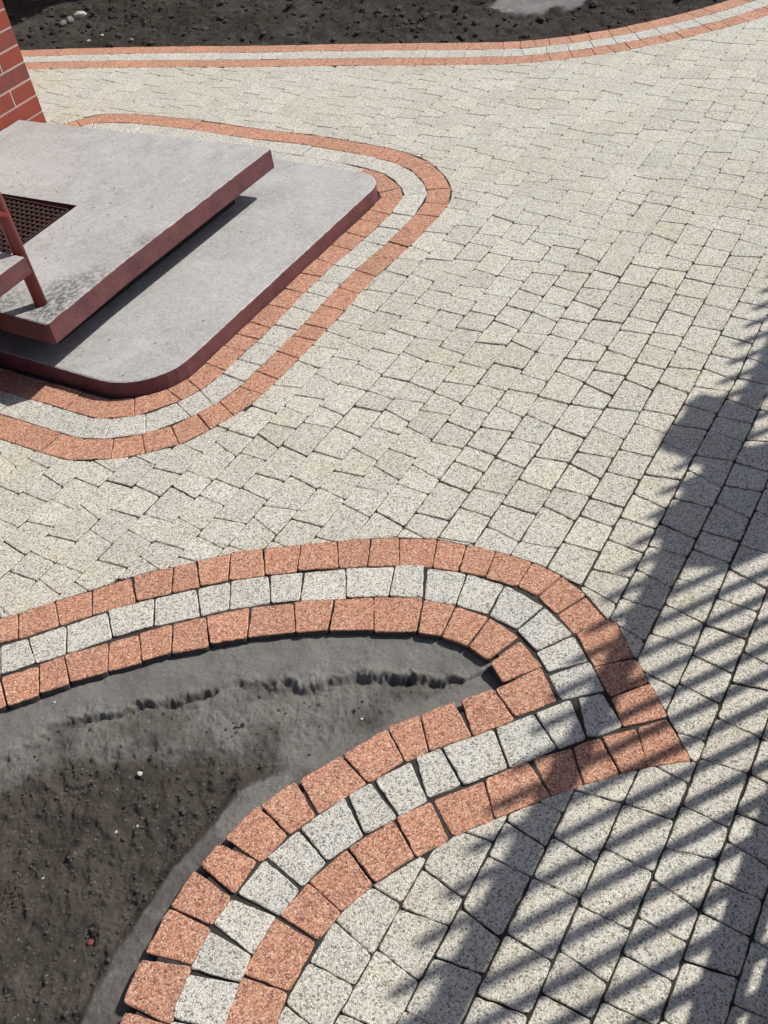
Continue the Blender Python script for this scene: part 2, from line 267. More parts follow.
# ------------------------------------------------------------------ polygon tools
def inside(p, poly):
    x, y = p; c = False; n = len(poly); j = n-1
    for i in range(n):
        xi, yi = poly[i]; xj, yj = poly[j]
        if (yi > y) != (yj > y) and x < (xj-xi)*(y-yi)/(yj-yi) + xi: c = not c
        j = i
    return c
def seg_x(p, q, a, b):
    rx, ry = q[0]-p[0], q[1]-p[1]; sx, sy = b[0]-a[0], b[1]-a[1]; d = rx*sy - ry*sx
    if abs(d) < 1e-14: return None
    t = ((a[0]-p[0])*sy - (a[1]-p[1])*sx)/d; u = ((a[0]-p[0])*ry - (a[1]-p[1])*rx)/d
    return (t, u) if 0 <= t < 1 and 0 <= u < 1 else None
class Region:
    def __init__(s, pts):
        s.p = [tuple(p) for p in pts]; n = len(s.p)
        s.L = [math.dist(s.p[i], s.p[(i+1) % n]) for i in range(n)]
        s.cum = [0.0]
        for l in s.L: s.cum.append(s.cum[-1]+l)
        s.bb = [(min(s.p[i][0], s.p[(i+1) % n][0]), max(s.p[i][0], s.p[(i+1) % n][0]), min(s.p[i][1], s.p[(i+1) % n][1]), max(s.p[i][1], s.p[(i+1) % n][1])) for i in range(n)]
    def subtract(s, poly):
        n = len(s.p); x0 = min(p[0] for p in poly); x1 = max(p[0] for p in poly); y0 = min(p[1] for p in poly); y1 = max(p[1] for p in poly)
        cand = [i for i, b in enumerate(s.bb) if b[0] <= x1 and b[1] >= x0 and b[2] <= y1 and b[3] >= y0]
        X = []
        for k in range(len(poly)):
            a, b = poly[k], poly[(k+1) % len(poly)]
            for i in cand:
                h = seg_x(a, b, s.p[i], s.p[(i+1) % n])
                if h: X.append((k+h[0], s.cum[i]+h[1]*s.L[i], (a[0]+(b[0]-a[0])*h[0], a[1]+(b[1]-a[1])*h[0])))
        if not X: return None if inside(centroid(poly), s.p) else poly
        if len(X) != 2:
            X.sort()
            if len(X) % 2: return None
            # keep the largest outside run
            best = None
            for j in range(len(X)):
                a, b = X[j], X[(j+1) % len(X)]
                r = s.run(poly, a, b)
                if r and (best is None or abs(area(r)) > abs(area(best))): best = r
            return best
        X.sort()
        return s.run(poly, X[0], X[1]) or s.run(poly, X[1], X[0])
    def run(s, poly, a, b):
        m = len(poly); tb = b[0] if b[0] > a[0] else b[0]+m
        chain = [a[2]] + [poly[k % m] for k in range(math.floor(a[0])+1, math.ceil(tb)) if k < tb] + [b[2]]
        mid = (a[0] + tb)/2; k = math.floor(mid) % m; f = mid - math.floor(mid)
        q = (poly[k][0]+(poly[(k+1) % m][0]-poly[k][0])*f, poly[k][1]+(poly[(k+1) % m][1]-poly[k][1])*f)
        if inside(q, s.p): return None
        tot = s.cum[-1]; n = len(s.p)
        fwd = (a[1]-b[1]) % tot; out = []
        if fwd < tot/2:
            out = [s.p[i % n] for i in range(n*2) if 1e-6 < ((s.cum[i % n]-b[1]) % tot) < fwd-1e-6 and i < n]
            out.sort(key=lambda p: (s.cum[s.p.index(p)]-b[1]) % tot)
        else:
            bw = tot-fwd
            out = [s.p[i] for i in range(n) if 1e-6 < ((b[1]-s.cum[i]) % tot) < bw-1e-6]
            out.sort(key=lambda p: (b[1]-s.cum[s.p.index(p)]) % tot)
        return chain + out
def clean(poly, eps=0.004):
    out = []
    for p in poly:
        if not out or math.dist(out[-1], p) > eps: out.append(p)
    while len(out) > 2 and math.dist(out[0], out[-1]) <= eps: out.pop()
    # drop nearly straight vertices
    i = 0
    while len(out) > 3 and i < len(out):
        a, b, c = out[i-1], out[i], out[(i+1) % len(out)]
        cr = (b[0]-a[0])*(c[1]-b[1])-(b[1]-a[1])*(c[0]-b[0])
        if abs(cr) < 0.03*math.dist(a, b)*math.dist(b, c) + 1e-9 and math.dist(a, c) < 0.3: out.pop(i)
        else: i += 1
    return out
def inset(poly, d):
    n = len(poly); out = []
    for i in range(n):
        a, b, c = poly[i-1], poly[i], poly[(i+1) % n]
        d1 = (b[0]-a[0], b[1]-a[1]); d2 = (c[0]-b[0], c[1]-b[1]); l1 = math.hypot(*d1) or 1; l2 = math.hypot(*d2) or 1
        n1 = (-d1[1]/l1, d1[0]/l1); n2 = (-d2[1]/l2, d2[0]/l2); k = 1 + n1[0]*n2[0]+n1[1]*n2[1]
        k = max(k, 0.35)
        out.append((b[0]+(n1[0]+n2[0])/k*d, b[1]+(n1[1]+n2[1])/k*d))
    return out
def rounded(poly, r, k=2):
    n = len(poly); out = []
    for i in range(n):
        a, b, c = poly[i-1], poly[i], poly[(i+1) % n]
        l1 = math.dist(a, b); l2 = math.dist(b, c); q1 = min(r*rnd.uniform(0.6, 1.4), 0.4*l1); q2 = min(r*rnd.uniform(0.6, 1.4), 0.4*l2)
        p = (b[0]+(a[0]-b[0])*q1/l1, b[1]+(a[1]-b[1])*q1/l1); s = (b[0]+(c[0]-b[0])*q2/l2, b[1]+(c[1]-b[1])*q2/l2)
        for j in range(k+1):
            t = j/k; out.append(((1-t)**2*p[0]+2*t*(1-t)*b[0]+t*t*s[0], (1-t)**2*p[1]+2*t*(1-t)*b[1]+t*t*s[1]))
    return out
def stone_geo(poly, level, gap=0.0022, depth=0.05, r=0.007, zj=0.0012, tilt=0.008):
    """one paving stone: rounded outline, worn arris, slightly uneven top. returns verts, faces"""
    poly = clean(ccw(poly))
    if len(poly) < 3: return None
    poly = clean(inset(poly, gap), 0.0015)
    if len(poly) < 3 or area(poly) < 0.0004: return None
    cx, cy = centroid(poly)
    if level >= 2:
        pts = rounded(poly, r, 2); q = []
        for i in range(len(pts)):
            a, b = pts[i], pts[(i+1) % len(pts)]; q.append(a); L = math.dist(a, b)
            if L > 0.03:
                n = int(L/0.014)
                nx, ny = -(b[1]-a[1])/L, (b[0]-a[0])/L
                for j in range(1, n):
                    w_ = rnd.gauss(0, 0.0007); q.append((a[0]+(b[0]-a[0])*j/n+nx*w_, a[1]+(b[1]-a[1])*j/n+ny*w_))
        rings = [(q, -depth), (q, -0.0035), (inset(q, 0.0007), -0.0012), (inset(q, 0.0026), 0.0)]
    else:
        q = rounded(poly, r, 1)
        rings = [(q, -0.03), (q, -0.002), (inset(q, 0.0014), 0.0)]
    z0 = rnd.gauss(0, zj); sx = rnd.gauss(0, tilt); sy = rnd.gauss(0, tilt)
    vs, fs = [], []; n = len(q)
    for ri, (ring, z) in enumerate(rings):
        for p in ring:
            jz = rnd.gauss(0, 0.0005) if (ri >= 1 and level >= 2) else 0
            vs.append((p[0], p[1], z + jz + (z0 + sx*(p[0]-cx) + sy*(p[1]-cy) if ri else 0)))
    for k in range(len(rings)-1):
        for i in range(n): fs.append((k*n+i, k*n+(i+1) % n, (k+1)*n+(i+1) % n, (k+1)*n+i))
    fs.append(tuple((len(rings)-1)*n+i for i in range(n)))
    ns_ = n*(1 if level >= 2 else 1)
    return vs, fs, (cx, cy), ns_
REST = {'red': [[], [], []], 'white': [[], [], []]}
def in_frame(poly):
    for p in poly:
        q = proj((p[0], p[1], 0))
        if q and -2 < q[0] < W+2 and -2 < q[1] < H+2: return True
    return False
def stone(name, poly, mat, level=2, label=None, cat=None, group=None, **k):
    g = stone_geo(poly, level, **k)
    if not g: return None
    if not in_frame(poly):
        v, f, t = REST[name.split('_')[0]] if name.split('_')[0] in REST else REST['white']; b = len(v); v += g[0]; f += [tuple(b+i for i in q) for q in g[1]]; t += [rnd.gauss(0, 0.6)]*len(g[1])
        return None
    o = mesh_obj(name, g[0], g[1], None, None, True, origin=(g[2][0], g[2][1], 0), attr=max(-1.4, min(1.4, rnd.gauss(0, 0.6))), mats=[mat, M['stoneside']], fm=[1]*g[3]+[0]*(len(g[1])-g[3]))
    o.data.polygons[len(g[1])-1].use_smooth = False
    return tag(o, label, cat, group)

ORD = ['', 'first', 'second', 'third', 'fourth', 'fifth', 'sixth', 'seventh', 'eighth', 'ninth', 'tenth', 'eleventh', 'twelfth', 'thirteenth', 'fourteenth', 'fifteenth', 'sixteenth', 'seventeenth', 'eighteenth', 'nineteenth', 'twentieth']
def ordn(i):
    if i <= 20: return ORD[i]
    t = {2: 'twenty', 3: 'thirty', 4: 'forty', 5: 'fifty', 6: 'sixty'}[i//10]
    return t + '-' + ORD[i % 10] if i % 10 else t[:-1] + 'ieth'
mm = lambda quad: [(p[0]/1000, p[1]/1000) for p in quad]

# ------------------------------------------------------------------ edging round the near bed
def extend(last, ia, ib, d, n, lens=None):
    """carry a course on past the last measured stone, straight in direction d"""
    a, b = last[ia], last[ib]; out = []
    for _ in range(n):
        L = rnd.uniform(0.085, 0.12); j = rnd.uniform(-0.008, 0.008)
        a2 = (a[0]+d[0]*(L+j), a[1]+d[1]*(L+j)); b2 = (b[0]+d[0]*(L-j), b[1]+d[1]*(L-j))
        out.append([a, a2, b2, b]); a, b = a2, b2
    return out
def nrm(v):
    l = math.hypot(*v); return (v[0]/l, v[1]/l)
courses = {k: [mm(x) for x in D[k]] for k in 'OZWVIJ'}
def grow(k, d):
    for s_ in courses[k]:
        a, b, c, e = s_[0], s_[1], s_[2], s_[3]
        v1 = nrm((c[0]-b[0], c[1]-b[1])); v2 = nrm((e[0]-a[0], e[1]-a[1]))
        s_[2] = (c[0]+v1[0]*d, c[1]+v1[1]*d); s_[3] = (e[0]+v2[0]*d, e[1]+v2[1]*d)
        s_[1] = (b[0]-v1[0]*d*0.4, b[1]-v1[1]*d*0.4); s_[0] = (a[0]-v2[0]*d*0.4, a[1]-v2[1]*d*0.4)
grow('V', 0.0065)
grow('J', 0.0050)
def lift(s_, d):
    a, b, c, e = s_[:4]; v1 = nrm((b[0]-c[0], b[1]-c[1])); v2 = nrm((a[0]-e[0], a[1]-e[1]))
    s_[1] = (b[0]+v1[0]*d, b[1]+v1[1]*d); s_[0] = (a[0]+v2[0]*d, a[1]+v2[1]*d)
for s_ in courses['W'][11:18]: lift(s_, 0.0055)
for s_ in courses['I'][11:16]: lift(s_, 0.004)
for s_ in courses['Z'][3:11]: lift(s_, 0.0015)
dl = nrm((courses['O'][0][0][0]-courses['O'][3][1][0], courses['O'][0][0][1]-courses['O'][3][1][1]))
zl = courses['Z'][-1]; dd = nrm((zl[2][0]-zl[1][0], zl[2][1]-zl[1][1]))
ext = {'O': extend(courses['O'][0], 0, 3, dl, 12), 'W': extend(courses['W'][0], 0, 3, dl, 11), 'I': extend(courses['I'][0], 0, 3, dl, 10),
       'Z': extend(courses['Z'][-1], 2, 3, dd, 6), 'V': extend(courses['V'][-1], 2, 3, dd, 6), 'J': extend(courses['J'][-1], 2, 3, dd, 6)}
order = {'O': courses['O'][::-1] + ext['O'], 'W': courses['W'][::-1] + ext['W'], 'I': courses['I'][::-1] + ext['I'],
         'Z': courses['Z'] + ext['Z'], 'V': courses['V'] + ext['V'], 'J': courses['J'] + ext['J']}
DESC = {'O': ('red', 'red block, outer course of near bed edging, {} from the pointed tip along upper branch'),
        'W': ('white', 'white block, middle course of near bed edging, {} from the pointed tip along upper branch'),
        'I': ('red', 'red block, inner course beside the sunken bed, {} from its narrow end along upper branch'),
        'Z': ('red', 'red block, outer course of near bed edging, {} from the pointed tip along lower branch'),
        'V': ('white', 'white block, middle course of near bed edging, {} from the pointed tip along lower branch'),
        'J': ('red', 'red block, inner course beside the sunken bed, {} from its narrow end along lower branch')}
for k, (c, d) in DESC.items():
    for i, qd in enumerate(order[k]):
        stone(c + '_edging_stone', qd, M[c], 2, d.format(ordn(i+1)), 'paving stone', c + ' stones edging the near bed', gap=-0.0006, r=0.0075, zj=0.0016, tilt=0.013)

O_, Z_ = courses['O'], courses['Z']
outer = [(O_[0][0][0]+dl[0]*1.25, O_[0][0][1]+dl[1]*1.25)]
for s_ in O_[:19]: outer += [s_[0], s_[1]]
outer += [O_[19][0], O_[19][1], O_[19][2], O_[20][1], O_[20][2], O_[21][1], O_[21][2]]
outer += [Z_[0][1], Z_[0][2], Z_[0][3]]
for s_ in Z_[1:4]: outer += [s_[2], s_[3]]
outer += [Z_[4][2], Z_[4][3]]
for s_ in Z_[5:11]: outer += [s_[2], s_[3]]
outer += [Z_[11][1], Z_[11][2], Z_[12][1], Z_[12][2]]
outer += [(zl[2][0]+dd[0]*0.6, zl[2][1]+dd[1]*0.6)]
def thin(p, e=0.012):
    out = [p[0]]
    for q in p[1:]:
        if math.dist(q, out[-1]) > e: out.append(q)
    return out
outer = thin(outer)
REG_BED = Region(ccw(outer + [(-2.6, 0.0)]))
I_, J_ = courses['I'], courses['J']
hole = [(I_[0][3][0]+dl[0]*1.1, I_[0][3][1]+dl[1]*1.1)]
for s_ in I_[:16]: hole += [s_[3], s_[2]]
hole += [I_[16][0]]
n_up = len(hole)
hole += [J_[0][1], J_[0][0]]
for s_ in J_[1:11]: hole += [s_[1], s_[0]]
hole += [J_[11][0], J_[11][3], (J_[11][3][0]+dd[0]*0.6, J_[11][3][1]+dd[1]*0.6)]

# ------------------------------------------------------------------ smooth paths and their courses
def catmull(pts, step=0.012):
    out = []; n = len(pts)
    for i in range(n-1):
        p0 = pts[max(i-1, 0)]; p1 = pts[i]; p2 = pts[i+1]; p3 = pts[min(i+2, n-1)]
        k = max(2, int(math.dist(p1, p2)/step))
        for j in range(k):
            t = j/k
            out.append(tuple(0.5*(2*p1[a]+(p2[a]-p0[a])*t+(2*p0[a]-5*p1[a]+4*p2[a]-p3[a])*t*t+(3*p1[a]-p0[a]-3*p2[a]+p3[a])*t**3) for a in (0, 1)))
    out.append(tuple(pts[-1])); return out
def smooth_path(p, it):
    for _ in range(it):
        p = [p[0]] + [((p[i-1][0]+2*p[i][0]+p[i+1][0])/4, (p[i-1][1]+2*p[i][1]+p[i+1][1])/4) for i in range(1, len(p)-1)] + [p[-1]]
    return p
class Path:
    def __init__(s, pts):
        s.p = pts; s.c = [0]
        for i in range(1, len(pts)): s.c.append(s.c[-1]+math.dist(pts[i-1], pts[i]))
        s.len = s.c[-1]
    def at(s, d):
        d = min(max(d, 0), s.len-1e-6); lo, hi = 0, len(s.c)-1
        while hi-lo > 1:
            m_ = (lo+hi)//2
            if s.c[m_] <= d: lo = m_
            else: hi = m_
        t = (d-s.c[lo])/(s.c[hi]-s.c[lo]); p, q = s.p[lo], s.p[hi]
        return (p[0]+(q[0]-p[0])*t, p[1]+(q[1]-p[1])*t)
    def nor(s, d):
        d = min(max(d, 0.0), s.len); a = s.at(d-0.02); b = s.at(d+0.02); v = nrm((b[0]-a[0], b[1]-a[1])); return (v[1], -v[0])
    def off(s, d, w_):
        p = s.at(d); n = s.nor(d); return (p[0]+n[0]*w_, p[1]+n[1]*w_)
def offset_path(path, w_, step=0.015):
    return [path.off(i*step, w_) for i in range(int(path.len/step)+1)]
def course(path, w0, w1, lens, wob):
    """quads between offsets w0 and w1 of the path (measured to its right)"""
    out = []; d = 0.0; j = 0.0
    mid = (w0+w1)/2
    while d < path.len - 0.05:
        # spacing measured along the middle of the course
        L = rnd.choice(lens); a = path.off(d, mid); b = path.off(d+L, mid); k = L/max(0.02, math.dist(a, b)); L = L*min(k, 2.2)
        j2 = rnd.uniform(-wob, wob); out.append(([path.off(d+j, w0), path.off(d+L+j2, w0), path.off(d+L-j2, w1), path.off(d-j, w1)], d+L/2)); d += L; j = j2
    return out
CW = 0.1
# the edging round the landing (path runs wall end -> bend -> front -> wall)
sp = mm(D['step'])
sp = [S(3.03, -4.07)[:2], S(3.19, -3.97)[:2]] + sp[0:] + [S(1.335, -2.9)[:2], S(1.33, -3.25)[:2], S(1.33, -3.70)[:2]]
spath = Path(smooth_path(catmull(sp), 14))
lowslab = []
def arc(c, r, a0, a1, k=9):
    return [S(c[0]+r*math.cos(t), c[1]+r*math.sin(t))[:2] for t in [a0+(a1-a0)*i/k for i in range(k+1)]]
# lower slab outline in the building frame (e, n)
e0, e1, n1 = 1.655, 3.215, -1.928
e1 = 3.222; n2 = -1.903; n1 = -1.948
lowslab = [S(e0, -3.70)[:2]] + arc((e0+0.23, n1-0.23), 0.23, math.pi, math.pi/2) + arc((e1-0.13, n2-0.13), 0.13, math.pi/2, 0) + [S(e1, -2.9)[:2], S(e1-0.02, -3.70)[:2]]
REG_LOW = Region(ccw(inset(ccw(lowslab), -0.004)))
bend = min(range(len(spath.p)), key=lambda i: math.dist(spath.p[i], sp[14])); dbend = spath.c[bend]
side = 1 if not inside(spath.off(dbend, 0.1), lowslab + [S(1.6, -3.7)[:2]]) and inside(spath.off(dbend, 0.6), ccw(lowslab)) else -1
LENS = [0.076, 0.09, 0.102, 0.112, 0.122]
for (w0, w1, c, nm) in ((0, CW, 'red', 'outer'), (CW, 2*CW, 'white', 'middle'), (2*CW, 3*CW, 'red', 'inner')):
    cnt = {}
    lst = course(spath, side*w0, side*w1, LENS, 0.006)
    for quad, d in sorted(lst, key=lambda t: abs(t[1]-dbend)):
        p = REG_LOW.subtract(ccw(quad))
        if not p or abs(area(p)) < 0.0006: continue
        if nm == 'inner' and Si(*centroid(p))[0] > 3.19 and Si(*centroid(p))[1] < -2.12:
            stone('white_edging_stone', p, M['white'], 2, 'white block piece squeezed between the back edge of the lower slab and its edging', 'paving stone', 'white pieces behind the lower slab', gap=0.0004, r=0.005)
            continue
        br = 'toward the front' if d > dbend else 'toward the wall'
        cnt[br] = cnt.get(br, 0)+1
        vis = 2
        stone(c + '_edging_stone', p, M[c], vis, f'{c} block, {nm} course round the landing, {ordn(cnt[br])} from the right bend {br}',
              'paving stone', c + ' stones edging the landing', gap=0.0008, r=0.005)
spoly = offset_path(spath, 0)
REG_STEP = Region(ccw(thin(spoly, 0.03) + [S(1.33, -3.72)[:2], S(-1.5, -3.72)[:2], S(-1.5, -9)[:2], S(3.03, -9)[:2]]))

# the edging along the far topsoil
fp = mm(D['far'])
d0 = nrm((fp[0][0]-fp[2][0], fp[0][1]-fp[2][1]))
fp = [(fp[0][0]+d0[0]*t, fp[0][1]+d0[1]*t) for t in (3.0, 2.0, 1.0)] + fp + [(2.46, 5.40), (2.72, 5.62), (2.98, 5.95), (3.2, 6.35), (3.35, 6.9)]
fpath = Path(smooth_path(catmull(fp), 10))
fs = 1 if inside(fpath.off(fpath.len/2, 0.1), [(-9, 0), (9, 0), (9, 5.4), (-9, 5.4)]) or True else -1
for (w0, w1, c, nm) in ((0, CW, 'red', 'back'), (CW, 2*CW, 'white', 'middle'), (2*CW, 3*CW, 'red', 'front')):
    for quad, d in course(fpath, w0, w1, LENS, 0.006):
        where = 'on its curve' if d > 3.0 + 2.6 else 'on its straight run'
        stone(c + '_edging_stone', quad, M[c], 1, f'small {c} block in the {nm} course edging the far topsoil, {where}',
              'paving stone', f'{c} {nm} course stones of the far soil edging, ' + ('curve' if d > 5.6 else 'straight run'), gap=0.0007, r=0.004, zj=0.0006)
fr = offset_path(fpath, 3*CW); fback = offset_path(fpath, 0.0)
REG_FAR = Region(ccw(thin(fr, 0.03) + [(4.2, 11), (-9, 11)]))

# ------------------------------------------------------------------ the field of pale pavers
cells = []
LENF = [0.078, 0.092, 0.104, 0.104, 0.118, 0.13]
for k in range(-52, 22):
    nb = 0.006 + 0.1035*k
    e = -0.5 + rnd.uniform(0, 0.1); tj = 0.0
    def row_n(nn, e, kk):
        drift = -0.022*max(0.0, e-2.4)
        return nn + drift + 0.0016*math.sin(e*3.1+kk*1.7) + 0.0013*math.sin(e*7.3+kk*4.1)
    sgn = 1
    while e < 6.6:
        L = rnd.choice(LENF); sgn = -sgn
        tj2 = sgn*rnd.uniform(0.0, 0.011) + rnd.gauss(0, 0.002)
        q = [R(e+tj, row_n(nb, e, k)), R(e+L+tj2, row_n(nb, e+L, k)), R(e+L-tj2, row_n(nb+0.1035, e+L, k+1)), R(e-tj, row_n(nb+0.1035, e, k+1))]
        cells.append(q); e += L; tj = tj2
for ci, q in enumerate(cells):
    q = [list(p[:2]) for p in q]; c = centroid(q); pc_ = proj((c[0], c[1], 0)); g_ = 0.0003
    if pc_:
        g_ = 0.0001 + 0.0008*max(0, min(1, (pc_[0]-380)/250))*max(0, min(1, (pc_[1]-150)/400)) + rnd.uniform(-0.0002, 0.0004)
    E_, N_ = R(1, 0)[:2], R(0, 1)[:2]
    for i in range(4):
        s_ = 1 if i in (0, 1) else -1; je = rnd.gauss(0, 0.0006) ; jn = rnd.gauss(0, 0.0006)
        q[i][0] += N_[0]*(s_*g_+jn) + E_[0]*je; q[i][1] += N_[1]*(s_*g_+jn) + E_[1]*je
    cells[ci] = [tuple(p) for p in q]
# the block that meets the pointed tip is cut in two there
TIP = Z_[0][2]; td = nrm((TIP[0]-(O_[21][3][0]+Z_[0][3][0])/2, TIP[1]-(O_[21][3][1]+Z_[0][3][1])/2)); TO = (TIP[0]-td[1]*0.0008, TIP[1]+td[0]*0.0008)
def half(poly, p, d, s):
    out = []; f = lambda q: s*(d[0]*(q[1]-p[1])-d[1]*(q[0]-p[0]))
    for i in range(len(poly)):
        a, b = poly[i], poly[(i+1) % len(poly)]; fa, fb = f(a), f(b)
        if fa >= 0: out.append(a)
        if fa*fb < 0: t = fa/(fa-fb); out.append((a[0]+(b[0]-a[0])*t, a[1]+(b[1]-a[1])*t))
    return out
cells2 = []
for q in cells:
    if math.dist(centroid(q), TIP) < 0.15 and len(half(q, TO, td, 1)) > 2 and len(half(q, TO, td, -1)) > 2 and min(math.dist(p, TIP) for p in q) < 0.14 and inside((TIP[0]+td[0]*0.002, TIP[1]+td[1]*0.002), q): cells2 += [half(q, TO, td, 1), half(q, TO, td, -1)]
    else: cells2.append(q)
cells = cells2
near = []
for q in cells:
    c = centroid(q)
    if math.hypot(c[0], c[1]-2) > 7.5: continue
    p = ccw(q); cut = False
    for reg in (REG_BED, REG_STEP, REG_FAR):
        if p is None: break
        if True:
            r_ = reg.subtract(p)
            if r_ is not p: cut = True
            p = ccw(r_) if r_ else None
    if not p or abs(area(p)) < 0.0005: continue
    c = centroid(p)
    a = 0
    pr = [proj((x, y, 0)) for x, y in p]
    if all(pr):
        cl = [(min(max(x, 0), W), min(max(y, 0), H)) for x, y in pr]; a = abs(area(cl))
    near.append((a, p, cut, c))
near.sort(key=lambda t: -t[0])
def where(c, cut):
    x, y = proj((c[0], c[1], 0))
    e, n = Ri(*c)
    if cut:
        if c[1] > 2.1 and x < 500 and y < 520: return 'cut against the landing edging'
        return 'cut slanting against the near bed edging'
    if y > 640 and x > 330:
        if n < -0.44: return 'between lower bed edging and the jagged shadow'
        if n < -0.30: return 'under the railing top shadow below the bed tip'
        if n < 0.03: return 'striped by picket shadows near the bed tip'
        return 'under the broad shadow at the lower right'
    if x > 560:
        if n > -0.44: return 'at the right edge above the stripes'
        return 'in sun left of the jagged shadow'
    if x > 330: return 'in sun above the near bed edging bend'
    return 'in sun between landing and near bed edgings'
GAPR = 0.0012
for a, p, cut, c in near[:300]:
    L = abs(area(p))
    size = 'short' if L < 0.0093 else ('long' if L > 0.0116 else 'square')
    if cut: size = 'trimmed'
    wh = where(c, cut); x = proj((c[0], c[1], 0))[0]
    gap = 0.0010 if x > 430 else 0.0006
    stone('pale_paving_stone', p, M['pale'], 2, f'{size} pale grey speckled paving block {wh}', 'paving stone', f'{size} pale blocks {wh}', gap=gap + rnd.uniform(-0.0005, 0.0007), r=0.0085, zj=0.0007, tilt=0.008)
for c_, (v, f, t) in REST.items():
    if v: tag(mesh_obj(c_ + '_edging_stones', v, f, M[c_], None, True, attr=t), f'{c_} edging blocks continuing outside the picture', 'edging', None, 'stuff')
V_, F_, T_ = [], [], []
for a, p, cut, c in near[300:]:
    g = stone_geo(p, 1, gap=0.0001 + rnd.uniform(-0.0003, 0.0004), r=0.007, zj=0.0005, tilt=0.006)
    if not g: continue
    b = len(V_); V_ += g[0]; F_ += [tuple(b+i for i in f) for f in g[1]]; T_ += [max(-1.4, min(1.4, rnd.gauss(0, 0.6)))]*len(g[1])
o = mesh_obj('pale_paving_stones', V_, F_, M['pale'], None, False, attr=T_)
tag(o, 'distant field of pale speckled paving blocks behind the nearer blocks', 'paving', None, 'stuff')

# ------------------------------------------------------------------ ground
bm_ = MB(); bm_.add([(-400, -400, -0.14), (400, -400, -0.14), (400, 400, -0.14), (-400, 400, -0.14)], [(0, 1, 2, 3)])
tag(bm_.build('ground', M['ground']), kind='structure')
# bedding sand under the paving: one sheet, left open over the bed and ending at the far edging
def strip(a, b, z, ):
    pass
from mathutils.geometry import tessellate_polygon
def sheet(name, loops, z, mat):
    v = [(p[0], p[1], z) for l in loops for p in l]
    tri = tessellate_polygon([[Vector((p[0], p[1], 0)) for p in l] for l in loops])
    f = []
    for t_ in tri:
        a, b, c = (v[i] for i in t_)
        f.append(tuple(t_) if (b[0]-a[0])*(c[1]-a[1])-(b[1]-a[1])*(c[0]-a[0]) > 0 else tuple(t_)[::-1])
    return tag(mesh_obj(name, v, f, mat), kind='structure')
bedmid = inset(ccw(thin(outer, 0.03) + [(-2.6, 0.0)]), 0.2)
hole_t = thin(hole, 0.02)
fb2 = thin(fback, 0.05); fb2.sort(key=lambda p: 0)
out_poly = [(6.5, -2.5), (6.5, 7.0), (3.35, 6.9)] + [p for p in (fb2[::-1] if fb2[0][0] < fb2[-1][0] else fb2)] + [(-6.5, 6.6), (-6.5, -2.5)]
holepoly = ccw(inset(ccw(hole_t), -0.03))[::-1]
sheet('pavement_bedding', [ccw(out_poly), holepoly], -0.0055, M['sand'])

# ------------------------------------------------------------------ value noise for terrain
class VN:
    def __init__(s, seed): s.t = np.random.RandomState(seed).rand(256, 256)
    def __call__(s, x, y, f):
        x = x*f+37.3; y = y*f+91.7; xi = np.floor(x).astype(int); yi = np.floor(y).astype(int); fx = x-xi; fy = y-yi
        fx = fx*fx*fx*(fx*(fx*6-15)+10); fy = fy*fy*fy*(fy*(fy*6-15)+10); a = lambda i, j: s.t[i & 255, j & 255]
        return (a(xi, yi)*(1-fx)+a(xi+1, yi)*fx)*(1-fy) + (a(xi, yi+1)*(1-fx)+a(xi+1, yi+1)*fx)*fy - 0.5
def fbm(x, y, f, o, g=0.5, seed=1):
    r = 0; a = 1.0
    for k in range(o):
        c, s_ = math.cos(k*1.1), math.sin(k*1.1)
        r = r + a*VN(seed+k)(c*x-s_*y, s_*x+c*y, f*2**k); a *= g
    return r
def dist_poly(X, Y, pts):
    """distance to a polyline, and the signed side of the nearest segment"""
    best = np.full(X.shape, 1e9); side = np.zeros(X.shape)
    for i in range(len(pts)-1):
        ax, ay = pts[i]; bx, by = pts[i+1]; dx, dy = bx-ax, by-ay; L2 = dx*dx+dy*dy
        if L2 < 1e-10: continue
        t = np.clip(((X-ax)*dx+(Y-ay)*dy)/L2, 0, 1); d = np.hypot(X-ax-t*dx, Y-ay-t*dy); s_ = np.sign(dx*(Y-ay)-dy*(X-ax))
        mk = d < best - 1e-9; best = np.where(mk, d, best); side = np.where(mk, s_, side)
    return best, side
def sstep(a, b, x):
    t = np.clip((x-a)/(b-a), 0, 1); return t*t*(3-2*t)
def inpoly(X, Y, poly):
    c = np.zeros(X.shape, bool); n = len(poly); j = n-1
    for i in range(n):
        xi, yi = poly[i]; xj, yj = poly[j]
        if yi != yj: c ^= ((yi > Y) != (yj > Y)) & (X < (xj-xi)*(Y-yi)/(yj-yi)+xi)
        j = i
    return c
